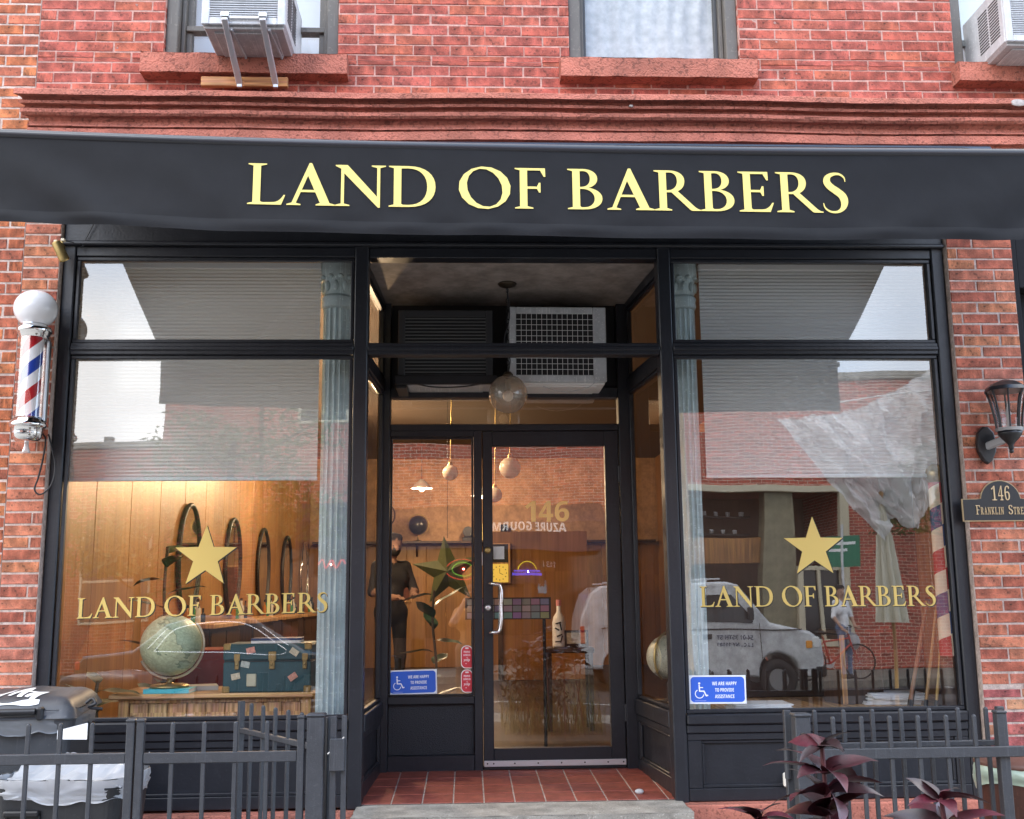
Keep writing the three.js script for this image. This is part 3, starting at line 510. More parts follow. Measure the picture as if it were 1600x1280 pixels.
for (const [cx, cy, lab] of [[-1.497, 1.735, 'gold five pointed star above the name on left window'], [2.03, 1.762, 'gold five pointed star above the name on right window']]) {
  const t = thing('star_decal', lab, 'star', [0, 0, 0], 0, 'gold stars on the windows');
  part(t, 'gold_leaf', mv(new THREE.ExtrudeGeometry(starShape(cx, cy, .183), { depth: .0012, bevelEnabled: false }), 0, 0, GZ + .0035), M.gold);
  part(t, 'drop_shade', mv(new THREE.ExtrudeGeometry(starShape(cx + .005, cy - .004, .187), { depth: .0010, bevelEnabled: false }), 0, 0, GZ + .0018), M.goldEdge);
}
{
  const t = thing('door_number', 'bold gold number 146 on the glass door', 'number');
  const x = [.372, .475, .582, .69];
  ['1', '4', '6'].forEach((c, i) => part(t, 'digit', mv(fitText(c, fSans, (i ? .096 : .072), .137, .0012), (x[i] + x[i + 1]) / 2 - .002, 1.989, DZ - .009), mat(L(.95, .70, .28), .38, { metalness: .75 })));
}
function printed(name, label, category, w, h, tex, pos, o = {}) {
  const t = thing(name, label, category, pos, o.turn ?? 0, o.group); if (o.rz) t.rotation.z = o.rz;
  const edge = o.shape ?? (() => { const s = new THREE.Shape(); s.moveTo(-w / 2, -h / 2); s.lineTo(w / 2, -h / 2); s.lineTo(w / 2, h / 2); s.lineTo(-w / 2, h / 2); return s; })();
  const g = new THREE.ShapeGeometry(edge, 12), p = g.attributes.position, uv = g.attributes.uv; for (let i = 0; i < p.count; i++) uv.setXY(i, p.getX(i) / w + .5, p.getY(i) / h + .5);
  const b = new THREE.ExtrudeGeometry(edge, { depth: .001, bevelEnabled: false, curveSegments: 12 }); b.translate(0, 0, -.0012);
  part(t, 'backing', b, mat(L(.8, .8, .8), .5)); const f = rawpart(t, 'print', g, mat(0xffffff, .45, { map: tex })); f.position.z = .0012; return t;
}
const texAccess = canvasTex(512, 256, (c, w, h) => {
  c.fillStyle = '#f4f5f8'; c.fillRect(0, 0, w, h); c.fillStyle = '#3567d6'; c.beginPath(); c.roundRect(14, 14, w - 28, h - 28, 34); c.fill();
  c.fillStyle = c.strokeStyle = '#fff'; c.lineWidth = 9; c.lineCap = 'round'; c.lineJoin = 'round';
  c.beginPath(); c.arc(92, 72, 10, 0, 7); c.fill();
  c.lineWidth = 12; c.beginPath(); c.moveTo(91, 90); c.lineTo(93, 142); c.lineTo(132, 142); c.lineTo(152, 184); c.lineTo(164, 180); c.stroke(); c.lineWidth = 8; c.beginPath(); c.moveTo(92, 110); c.lineTo(122, 110); c.stroke();
  c.beginPath(); c.arc(92, 166, 38, Math.PI * 1.32, Math.PI * 2.08, true); c.stroke();
  c.font = 'bold 44px sans-serif'; c.textAlign = 'center'; c.textBaseline = 'middle';
  [['WE ARE HAPPY', 74, 222], ['TO PROVIDE', 132, 172], ['ASSISTANCE', 190, 176]].forEach(([s, y, wd]) => { const m = c.measureText(s).width; c.save(); c.translate(318, y); c.scale(wd / m, 1.02); c.fillText(s, 0, 0); c.restore(); });
  c.fillRect(50, 228, 100, 2);
});
printed('accessibility_sign', 'blue wheelchair assistance sign low in the sidelight beside the door', 'sign', .314, .155, texAccess, [-.356, .957, DZ + .006], { rz: .02, group: 'blue assistance signs' });
printed('accessibility_sign', 'blue wheelchair assistance sign low in the right display window', 'sign', .328, .158, texAccess, [1.426, .963, GZ + .006], { rz: -.006, group: 'blue assistance signs' });
const texLove = canvasTex(160, 288, (c, w, h) => {
  c.fillStyle = '#f7f2f2'; c.fillRect(0, 0, w, h); c.fillStyle = '#dc3b47'; c.beginPath(); c.roundRect(9, 9, w - 18, h - 18, [68, 68, 10, 60]); c.fill();
  c.fillStyle = '#f7e9ea'; c.beginPath(); c.roundRect(56, 24, 48, 20, 9); c.fill(); c.fillStyle = '#fff'; c.textAlign = 'center';
  c.font = 'bold 34px sans-serif'; c.save(); c.translate(80, 92); c.scale(.72, 1); c.fillText('PEOPLE', 0, 0); c.fillText('LOVE US', 0, 40); c.restore(); c.font = '16px sans-serif'; c.fillText('ON', 80, 160);
  c.font = 'italic bold 40px serif'; c.fillText('yelp', 76, 196); c.font = 'bold 34px sans-serif'; c.fillText('+', 68, 240);
});
const loveShape = () => { const w = .077, h = .145, s = new THREE.Shape(), r = .034; s.moveTo(w / 2, -h / 2); s.lineTo(w / 2, h / 2 - r); s.absarc(w / 2 - r, h / 2 - r, r, 0, Math.PI / 2); s.lineTo(-w / 2 + r, h / 2); s.absarc(-w / 2 + r, h / 2 - r, r, Math.PI / 2, Math.PI); s.lineTo(-w / 2, -h / 2 + r * .9); s.absarc(-w / 2 + r * .9, -h / 2 + r * .9, r * .9, Math.PI, Math.PI * 1.5); return s; };
printed('review_sticker', 'upper red rounded review sticker at the sidelight edge', 'sticker', .077, .145, texLove, [-.005, 1.112, DZ + .006], { shape: loveShape(), group: 'red review stickers' });
printed('review_sticker', 'lower red rounded review sticker at the sidelight edge', 'sticker', .077, .145, texLove, [-.005, .959, DZ + .006], { shape: loveShape(), group: 'red review stickers' });
solo('paper_notice', 'small white paper notice taped inside the door glass beside the handle', 'paper', cb(.172, .245, 1.742, 1.826, DZ - .016, DZ - .014, .0003), M.white);
// ================================================================ barber pole on the left pier
{
  const t = thing('barber_pole', 'chrome wall barber pole with white globe and red blue stripes', 'barber pole', [-2.452, 2.30, .20]);
  const stripeTex = canvasTex(256, 512, (c, w, h) => {
    c.fillStyle = '#eeecec'; c.fillRect(0, 0, w, h); const P = h / 1.48, cols = ['#b3141f', null, '#1c3f9f', null];
    for (let k = -8; k < 16; k++) { const col = cols[((k % 4) + 4) % 4]; if (!col) continue; c.fillStyle = col; const y = k * P / 4; c.beginPath(); c.moveTo(0, y + P / 4); c.lineTo(w, y + P / 4 - P); c.lineTo(w, y - P); c.lineTo(0, y); c.fill(); }
  }); stripeTex.wrapS = stripeTex.wrapT = THREE.RepeatWrapping;
  const cylg = new THREE.CylinderGeometry(.054, .054, .46, 36, 1, true);
  rawpart(t, 'striped_cylinder', mv(cylg, 0, .435, 0), mat(0xffffff, .35, { map: stripeTex }));
  part(t, 'glass_tube', mv(new THREE.CylinderGeometry(.075, .075, .46, 32, 1, true), 0, .435, 0), M.glass);
  part(t, 'top_collar', lathe([[0, .72], [.060, .72], [.062, .735], [.066, .74], [.070, .73], [.074, .715], [.090, .712], [.094, .70], [.094, .684], [.086, .68], [.084, .667], [.078, .664], [.078, .652], [.071, .65], [.0, .648]].map(([r, y]) => [r, y + .012]), 40), M.chrome);
  part(t, 'base_cup', lathe([[0, .21], [.072, .21], [.074, .198], [.082, .196], [.084, .184], [.094, .180], [.098, .165], [.092, .152], [.080, .15], [.078, .12], [.074, .095], [.060, .075], [.035, .068], [0, .066]], 40), M.chrome);
  part(t, 'finial', lathe([[0, .068], [.012, .066], [.013, .045], [.018, .03], [.022, .012], [.012, .008], [0, .006]], 16), new THREE.MeshPhysicalMaterial({ color: L(.8, .8, .8), roughness: .15, transmission: .6, thickness: .01 }));
  part(t, 'globe', mv(new THREE.SphereGeometry(.118, 40, 28).scale(1, .93, 1), 0, .835, 0), mat(L(.80, .80, .82), .12, { clearcoat: .6 }));
  part(t, 'wall_bracket', [cb(-.035, .035, .12, .19, -.14, -.05, .006), cb(-.045, .045, .64, .70, -.14, -.05, .006), cb(.058, .078, .19, .66, -.07, -.03, .006)], M.steel);
  part(t, 'power_cord', tube([[.05, .13, -.09], [.075, .10, -.07], [.07, .0, -.07], [.045, -.12, -.08], [.03, -.19, -.08], [.06, -.215, -.08], [.11, -.17, -.09], [.128, -.06, -.1], [.105, .04, -.1], [.075, .13, -.11]], .005, 70, 6), M.black);
  t.rotation.z = -.0;
}
// brass spot lamp by the fascia
{
  const t = thing('spot_lamp', 'small brass spotlight with thin wire under awning at left', 'lamp', [-2.362, 3.50, .13]);
  const body = lathe([[0, .062], [.022, .062], [.027, .055], [.028, 0], [.029, -.001], [.0295, -.055], [.026, -.056], [.024, -.03], [0, -.028]], 24); body.rotateZ(.42); body.rotateX(.25);
  part(t, 'lamp_body', body, M.brass); part(t, 'clamp', [cbc(-.03, .062, 0, .022, .014, .02, .003), cbc(.008, .072, -.01, .022, .016, .03, .003)], mat(L(.75, .68, .52), .5));
  part(t, 'mount', rod([-.005, .06, -.01], [-.01, .05, -.07], .01), M.brass);
  part(t, 'wire', tube([[.012, .07, -.01], [.05, .07, -.04], [.085, .06, -.095], [.11, .12, -.096], [.16, .23, -.09]], .0032, 40, 6), M.black);
}
// carriage lantern on the right pier
{
  const t = thing('wall_lantern', 'black octagonal carriage lantern on the right brick pier', 'lantern', [3.125, 2.28, .235]);
  const oct = (r0, r1, y0, y1) => mv(new THREE.CylinderGeometry(r1, r0, y1 - y0, 8, 1, true).rotateY(Math.PI / 8), 0, (y0 + y1) / 2, 0);
  const solid = (r0, r1, y0, y1) => mv(new THREE.CylinderGeometry(r1, r0, y1 - y0, 8).rotateY(Math.PI / 8), 0, (y0 + y1) / 2, 0);
  const bm = mat(L(.018, .018, .02), .32);
  part(t, 'roof_cap', [solid(.120, .110, .362, .385), solid(.108, .07, .385, .412), solid(.07, .02, .412, .43)], bm);
  const prof = [[.066, .145], [.071, .20], [.083, .27], [.097, .33], [.110, .362]], panes = [];
  for (let i = 0; i < 4; i++) panes.push(oct(prof[i][0], prof[i + 1][0], prof[i][1], prof[i + 1][1]));
  part(t, 'glass_panel', panes, new THREE.MeshPhysicalMaterial({ color: L(.85, .82, .8), roughness: .05, transmission: 1, thickness: 0, ior: 1.6 }));
  for (let k = 0; k < 8; k++) { const a = k * Math.PI / 4 + Math.PI / 8; part(t, 'rib', tube(prof.map(([r, y]) => [Math.sin(a) * (r + .002), y, Math.cos(a) * (r + .002)]), .006, 14, 6), bm); }
  part(t, 'gallery', [solid(.072, .080, .128, .146)], mat(L(.45, .45, .46), .4, { metalness: .5 }));
  part(t, 'base_cup', [lathe([[0, .02], [.010, .02], [.016, .03], [.014, .045], [.024, .06], [.05, .085], [.068, .11], [.070, .128], [0, .13]], 8), mv(new THREE.SphereGeometry(.013, 12, 8), 0, .012, 0)], bm);
  part(t, 'candle', [mv(cyl(.012, .012, .09, 10), 0, .19, 0), mv(new THREE.ConeGeometry(.018, .07, 10), 0, .26, 0)], mat(L(.6, .6, .58), .4));
  part(t, 'arm', [bar([-.02, .085, -.02], [-.07, .06, -.15], .03, .045, [0, 1, 0], .008)], mat(L(.35, .35, .36), .5));
  const sh = new THREE.Shape(); sh.moveTo(-.045, .0); [[-.05, .05], [-.04, .11], [-.012, .14], [.012, .14], [.04, .11], [.05, .05], [.045, 0], [.02, -.05], [0, -.065], [-.02, -.05]].forEach(p => sh.lineTo(...p)); sh.closePath();
  part(t, 'back_plate', mv(new THREE.ExtrudeGeometry(sh, { depth: .018, bevelEnabled: true, bevelSize: .008, bevelThickness: .01, bevelSegments: 2 }), -.07, .03, -.165), bm);
}
// number plaque
{
  const t = thing('address_plaque', 'black arched house number plaque on the right pier', 'plaque', [3.118, 1.902, .063]);
  const w = .232, sh = (i) => { const s = new THREE.Shape(), W = w - i, r = .122 - i * .8; s.moveTo(-W, i); s.lineTo(W, i); s.lineTo(W, .132 - i * .6); s.lineTo(r + .036 - i, .132 - i * .6); const a0 = .0; s.absarc(0, .118, r, a0 + .12, Math.PI - .12, false); s.lineTo(-r - .036 + i, .132 - i * .6); s.lineTo(-W, .132 - i * .6); s.closePath(); return s; };
  part(t, 'border', new THREE.ExtrudeGeometry(sh(0), { depth: .010, bevelEnabled: false, curveSegments: 24 }), mat(L(.45, .33, .18), .5, { metalness: .3 }));
  part(t, 'plate', new THREE.ExtrudeGeometry(sh(.006), { depth: .0125, bevelEnabled: false, curveSegments: 24 }), mat(L(.012, .012, .013), .4, { map: rep(T.paint, 2) }));
  const pg = mat(L(.62, .45, .25), .45, { metalness: .3 });
  ['1', '4', '6'].forEach((c, i) => part(t, 'digit', mv(fitText(c, fSerif, .030, .085, .004), -.039 + i * .039, .122, .0125), pg));
  const word = (s, x, big) => { let cx = x; [...s].forEach((c, i) => { const h = i ? .042 : .054, wd = i ? (c === 'I' ? .009 : .0168) : .024; part(t, 'letter', mv(fitText(c.toUpperCase(), fSerif, wd, h, .004), cx + wd / 2, .04, .0125), pg); cx += wd + .0045; }); };
  word('FRANKLIN', -.155); word('STREET', .04);
}
// little bracket rosette of the railing at the far right
{
  const t = thing('rail_bracket', 'black wrought iron railing end with a square rosette on the right pier', 'railing', [3.19, .95, .06]);
  part(t, 'rosette', [mv(cb(-.022, .022, -.022, .022, 0, .012, .004), 0, .02, .002, 0, 0, Math.PI / 4), mv(new THREE.SphereGeometry(.014, 10, 8), 0, .02, .018)], M.iron);
  part(t, 'rail', bar([.0, -.005, .02], [.30, -.02, .06], .018, .028), M.iron);
  part(t, 'upright', bar([.105, -.6, .05], [.085, .1, .05], .018, .018), M.iron);
}
// ================================================================ air conditioners
function windowAC(name, label, pos, w, h, d, o) {   // face toward +z, origin at the middle of the bottom front edge
  const t = thing(name, label, 'air conditioner', pos, o.turn ?? 0);
  const bm = o.mat ?? M.whiteDirty;
  part(t, 'casing', [cb(-w / 2, w / 2, 0, h, -d, -.012, .012)], bm);
  const fr = .045; part(t, 'face_frame', [cb(-w / 2, -w / 2 + fr, 0, h, -.012, .004, .005), cb(w / 2 - fr * (o.wide ?? 1), w / 2, 0, h, -.012, .004, .005), cb(-w / 2 + fr, w / 2 - fr * (o.wide ?? 1), 0, fr, -.012, .004, .005), cb(-w / 2 + fr, w / 2 - fr * (o.wide ?? 1), h - fr, h, -.012, .004, .005)], bm);
  const x0 = -w / 2 + fr, x1 = w / 2 - fr * (o.wide ?? 1), y0 = fr, y1 = h - fr;
  part(t, 'coil', cb(x0, x1, y0, y1, -.012, -.010, .0005), o.coil);
  if (o.mesh) {
    const b = []; const nx = o.mesh[0], ny = o.mesh[1]; for (let i = 1; i < nx; i++) { const x = x0 + (x1 - x0) * i / nx; b.push(cb(x - .0014, x + .0014, y0, y1, -.004, 0, .0008)); } for (let j = 1; j < ny; j++) { const y = y0 + (y1 - y0) * j / ny; b.push(cb(x0, x1, y - .0014, y + .0014, -.0045, -.0005, .0008)); }
    part(t, 'wire_grille', b, o.grille ?? bm);
  } else { const b = []; const n = o.slats ?? 26; for (let j = 0; j < n; j++) { const y = y0 + (y1 - y0) * (j + .5) / n; b.push(cb(x0, x1, y - .003, y + .003, -.008, .001, .001)); } part(t, 'louvre_grille', b, o.grille ?? bm); }
  const sl = []; for (const s of o.sides ?? []) for (let j = 0; j < 14; j++) for (const k of [0, 1]) { const y = h * .18 + j * h * .047; sl.push(cb(s * w / 2 - .002, s * w / 2 + .002, y, y + h * .02, -d * .12 - (k + 1) * d * .26 + .02, -d * .12 - k * d * .26, .0005)); }
  if (sl.length) part(t, 'side_vent', sl, M.black);
  part(t, 'base_pan', [cb(-w / 2 + .01, w / 2 - .01, -.014, 0, -d, -.02, .006), cb(-w / 2 + .06, w / 2 - .06, -.022, -.014, -d + .03, -.06, .006)], o.pan ?? bm);
  return t;
}
{
  const coilW = mat(L(.55, .55, .55), .6, { map: rep(T.paint, 3) });
  const a1 = windowAC('window_air_conditioner', 'white window air conditioner on metal brackets at the upper left window', [-1.275, 4.735, .50], .475, .38, .6, { coil: coilW, slats: 20, sides: [1, -1], mesh: null });
  for (const x of [-.10, .115]) {
    part(a1, 'support_arm', [bar([x, .02, .035], [x + .012, -.185, -.36], .036, .022, [0, 0, 1], .004)], mat(L(.62, .62, .64), .4, { metalness: .4 }));
    part(a1, 'arm_clamp', [cbc(x, .045, .02, .046, .03, .035, .004)], M.steel);
    part(a1, 'arm_foot', [cbc(x + .012, -.185, -.355, .03, .05, .02, .004)], M.steel);
    part(a1, 'arm_rail', bar([x + .03, -.015, -.02], [x + .06, -.03, -.5], .012, .02, [0, 1, 0]), M.whiteDirty);
  }
  part(a1, 'spacer_bar', [cbc(.008, .035, .016, .17, .016, .012, .003)], M.white);
  solo('support_plank', 'short orange wood plank under the left window sill', 'plank', [cb(-1.593, -1.075, 4.535, 4.596, .115, .15, .004)], mat(L(.60, .30, .13), .6, { map: rep(T.woodH, 1.5) }));
  windowAC('window_air_conditioner', 'white window air conditioner cut by the right edge of picture', [3.475, 4.735, .42], .50, .40, .52, { coil: coilW, slats: 26, sides: [-1] });
  const dk = mat(L(.03, .03, .033), .5);
  const b1 = windowAC('entry_air_conditioner', 'black air conditioner over the door, left of the globe lamp', [-.14, 2.88, -.60], .615, .47, .33, { mat: dk, coil: M.black, slats: 17, grille: mat(L(.12, .12, .12), .5), pan: M.whiteDirty });
  part(b1, 'bracket_bar', [cb(-.325, .335, -.03, .028, .006, .03, .004), cb(-.32, -.25, -.05, -.016, -.3, 0, .004)], M.black);
  part(b1, 'hanging_wire', tube([[-.2, -.02, .0], [-.1, -.04, .0], [.0, -.045, 0], [.12, -.04, 0], [.26, -.018, 0]], .005, 30, 6), M.black);
  const b2 = windowAC('entry_air_conditioner', 'white air conditioner with wire grille over the door', [.592, 2.868, -.585], .635, .50, .34, { coil: M.black, mesh: [15, 11], wide: 1.9, grille: mat(L(.8, .79, .78), .4), pan: M.white });
  part(b2, 'drain_wire', tube([[-.1, -.03, 0], [.0, -.062, .0], [.1, -.06, 0], [.2, -.035, 0], [.27, .03, .0]], .0022, 30, 6), M.whiteDirty);
  b2.rotation.z = -.006;
}
// globe pendant in the entry
{
  const t = thing('globe_pendant', 'smoked glass globe pendant with white bulb hanging in the entry', 'lamp', [.262, 2.77, -.5]);
  part(t, 'ceiling_canopy', mv(lathe([[0, .03], [.055, .028], [.062, .02], [.05, .006], [.02, -.004], [0, -.006]], 28), 0, .702, .02), mat(L(.06, .045, .03), .4, { metalness: .7 }));
  const links = []; for (let i = 0; i < 15; i++) links.push(mv(new THREE.TorusGeometry(.011, .0026, 6, 12).scale(.75, 1.35, 1), 0, .68 - i * .034, .02 - i * .0012, i % 2 ? Math.PI / 2 : 0));
  part(t, 'chain', links, M.black);
  part(t, 'cord', tube([[.0, .69, .02], [.012, .5, .02], [-.02, .35, .01], [.015, .22, 0], [0, .13, 0]], .0045, 30, 6), M.black);
  part(t, 'cap', mv(lathe([[0, .03], [.02, .03], [.035, .01], [.036, 0], [0, 0]], 20), 0, .115, 0), mat(L(.10, .07, .04), .4, { metalness: .7 }));
  part(t, 'globe', new THREE.SphereGeometry(.124, 40, 28), new THREE.MeshPhysicalMaterial({ color: L(.74, .66, .56), roughness: .06, transmission: .8, thickness: 0, ior: 1.7 }));
  part(t, 'socket', mv(cyl(.016, .018, .07, 14), 0, .06, 0), mat(L(.3, .25, .2), .5));
  part(t, 'bulb', mv(new THREE.SphereGeometry(.034, 20, 16).scale(1, 1.05, 1), 0, -.012, 0), mat(L(.9, .88, .85), .4));
}
// ================================================================ iron fences and gates
function picket(x, y0, y1, z, w = .017) { return [cb(x - w / 2, x + w / 2, y0, y1 - .008, z - w / 2, z + w / 2, .002), mv(new THREE.SphereGeometry(w * .56, 8, 5, 0, 7, 0, Math.PI / 2).scale(1, .9, 1), x, y1 - .009, z)]; }
function fencePost(x, y1, z, w = .032) { return [cb(x - w / 2, x + w / 2, 0, y1, z - w / 2, z + w / 2, .003), cb(x - w / 2 - .003, x + w / 2 + .003, y1, y1 + .012, z - w / 2 - .003, z + w / 2 + .003, .004)]; }
{
  const FZ = 1.4;
  const fl = thing('iron_fence', 'grey black iron fence in front of the left trash bins', 'fence');
  part(fl, 'rail', cb(-3.4, -1.455, .815, .858, FZ - .014, FZ + .014, .003), M.iron); part(fl, 'rail', cb(-3.4, -1.455, .13, .165, FZ - .014, FZ + .014, .003), M.iron);
  for (let x = -1.602; x > -3.3; x -= .134) part(fl, 'picket', picket(x, .05, .985, FZ), M.iron);
  part(fl, 'post', fencePost(-1.438, .985, FZ, .034), M.iron);
  const fm = thing('iron_fence', 'short iron fence section ending at the entrance gate post, left of door', 'fence');
  part(fm, 'post', fencePost(-1.397, .985, FZ, .032), M.iron); part(fm, 'post', fencePost(-.716, .99, FZ, .03), M.iron);
  part(fm, 'rail', cb(-1.38, -.732, .812, .856, FZ - .013, FZ + .013, .003), M.iron); part(fm, 'rail', cb(-1.38, -.732, .13, .165, FZ - .013, FZ + .013, .003), M.iron);
  for (const x of [-1.262, -1.128, -.995, -.861]) part(fm, 'picket', picket(x, .05, .983, FZ), M.iron);
  part(fm, 'gate_post', [cb(-.69, -.618, 0, .995, FZ - .05, FZ + .02, .004), cb(-.695, -.613, .995, 1.008, FZ - .055, FZ + .025, .006)], M.iron);
  // opened left gate leaf, hinged at the gate post and swung inward over the fenced area
  const gl = thing('iron_gate', 'opened iron gate leaf slanting back behind the left fence', 'gate', [-.60, 0, 1.33], Math.PI - .0);
  gl.rotation.y = Math.PI + 1.0;        // local +x points away from the hinge
  gl.rotation.y = Math.atan2(.83, -.565); // toward (-1.165, .5)
  {
    const len = 1.0; part(gl, 'stile', [cb(0.0, .028, .06, .985, -.014, .014, .003)], M.iron); part(gl, 'stile', [cb(len - .03, len, .06, .985, -.015, .015, .003)], M.iron);
    part(gl, 'rail', cb(.028, len - .03, .83, .855, -.012, .012, .003), M.iron); part(gl, 'rail', cb(.028, len - .03, .13, .16, -.012, .012, .003), M.iron);
    for (let k = 1; k <= 6; k++) part(gl, 'picket', picket(len * k / 7, .08, .985, 0), M.iron);
  }
  const lb = thing('gate_latch', 'iron latch box and narrow stile beside the left gate post', 'latch', [0, 0, 0]);
  part(lb, 'stile', cb(-.594, -.566, .05, .995, FZ - .03, FZ - .004, .003), M.iron); part(lb, 'stile', cb(-.545, -.523, .05, .998, FZ - .03, FZ - .004, .003), M.iron);
  part(lb, 'lock_box', cb(-.592, -.528, .77, .905, FZ - .003, FZ + .022, .004), M.iron); part(lb, 'bolt', rod([-.60, .84, FZ + .01], [-.53, .91, FZ + .012], .004), M.steel);
  // right side
  const fr = thing('iron_fence', 'long iron fence with square gate post in front of right window', 'fence');
  part(fr, 'gate_post', [cb(1.43, 1.497, 0, .965, FZ - .05, FZ + .02, .004), cb(1.425, 1.502, .965, .98, FZ - .055, FZ + .025, .006)], M.iron);
  part(fr, 'rail', cb(1.499, 3.6, .783, .828, FZ - .014, FZ + .014, .003), M.iron); part(fr, 'rail', cb(1.499, 3.6, .13, .165, FZ - .014, FZ + .014, .003), M.iron);
  for (let x = 1.602; x < 3.5; x += .1265) if (Math.abs(x - 2.36) > .03) part(fr, 'picket', picket(x, .05, .966, FZ), M.iron);
  part(fr, 'post', fencePost(2.366, .965, FZ - .03, .045), M.iron);
  const gr = thing('iron_gate', 'iron gate leaf folded flat behind the right fence', 'gate', [1.41, 0, 1.31]);
  gr.rotation.y = .03;
  part(gr, 'stile', cb(0, .03, .05, .985, -.014, .014, .003), M.iron); part(gr, 'stile', cb(.985, 1.02, .05, .985, -.014, .014, .003), M.iron);
  part(gr, 'rail', cb(.03, .985, .815, .84, -.013, .013, .003), M.iron); part(gr, 'rail', cb(.03, .985, .13, .16, -.013, .013, .003), M.iron);
  for (let k = 1; k <= 7; k++) part(gr, 'picket', picket(.03 + .1325 * k - .02, .07, .985, 0), M.iron);
  part(gr, 'hinge', [mv(cyl(.013, .013, .13, 10), 0, .76, .022), mv(cyl(.013, .013, .1, 10), 0, .25, .022)], M.iron);
  solo('doorbell_box', 'small cream plastic box on the black panel beside gate hinge', 'box', cb(1.762, 1.80, .435, .512, .009, .04, .008), mat(L(.75, .72, .64), .4));
}
// ================================================================ bins
function tubShell(w0, d0, w1, d1, h, r = .05, seg = 5) {  // tapered rounded tub, open top
  const ring = (w, d, y) => { const o = []; for (let q = 0; q < 4; q++) for (let k = 0; k <= seg; k++) { const a = q * Math.PI / 2 + k / seg * Math.PI / 2, sx = [1, -1, -1, 1][q], sz = [1, 1, -1, -1][q]; o.push([sx * (w / 2 - r) + r * Math.cos(a), y, sz * (d / 2 - r) + r * Math.sin(a)]); } return o; };
  const rs = [ring(w0, d0, 0), ring((w0 + w1) / 2, (d0 + d1) / 2, h / 2), ring(w1, d1, h)], q = []; const n = rs[0].length;
  for (let i = 0; i < 2; i++) for (let k = 0; k < n; k++) { const m = (k + 1) % n; q.push([rs[i][m], rs[i][k], rs[i + 1][k], rs[i + 1][m]]); }
  const c = [0, 0, 0]; for (let k = 0; k < n; k++) q.push([rs[0][k], rs[0][(k + 1) % n], c]);
  return quadsGeo(q);
}
function crumple(nu, nv, f) { const pos = [], idx = []; for (let j = 0; j <= nv; j++) for (let i = 0; i <= nu; i++) pos.push(...f(i / nu, j / nv)); for (let j = 0; j < nv; j++) for (let i = 0; i < nu; i++) { const a = j * (nu + 1) + i, b = a + nu + 1; idx.push(a, a + 1, b, a + 1, b + 1, b); } const g = new THREE.BufferGeometry(); g.setAttribute('position', new THREE.BufferAttribute(new Float32Array(pos), 3)); g.setIndex(idx); g.computeVertexNormals(); return g; }
function bagSkirt(w, d, y, drop, amp, flare = .01) {
  return crumple(140, 14, (u, v) => {
    const a = u * Math.PI * 2, c = Math.cos(a), s = Math.sin(a), k = 1 / Math.pow(Math.abs(c) ** 5 + Math.abs(s) ** 5, 1 / 5);
    const n = fbm(u, v * .4 + .1, 2, 4, .7) - .5, n2 = fbm(u + .3, v * .3, 3, 5, .8) - .5, r = 1 + (flare + amp * n * 2.2 + .5 * amp * n2) * (v < .15 ? v / .15 : 1);
    const dr = drop * (.75 + .9 * (fbm(u, .37, 1, 3, .7) - .5));
    return [c * k * w / 2 * r, y + (v < .3 ? .03 * Math.sin(v / .3 * Math.PI) : 0) + .02 * n - Math.max(0, v - .15) / .85 * dr - (v < .15 ? (.15 - v) * .35 : 0), s * k * d / 2 * r];
  });
}
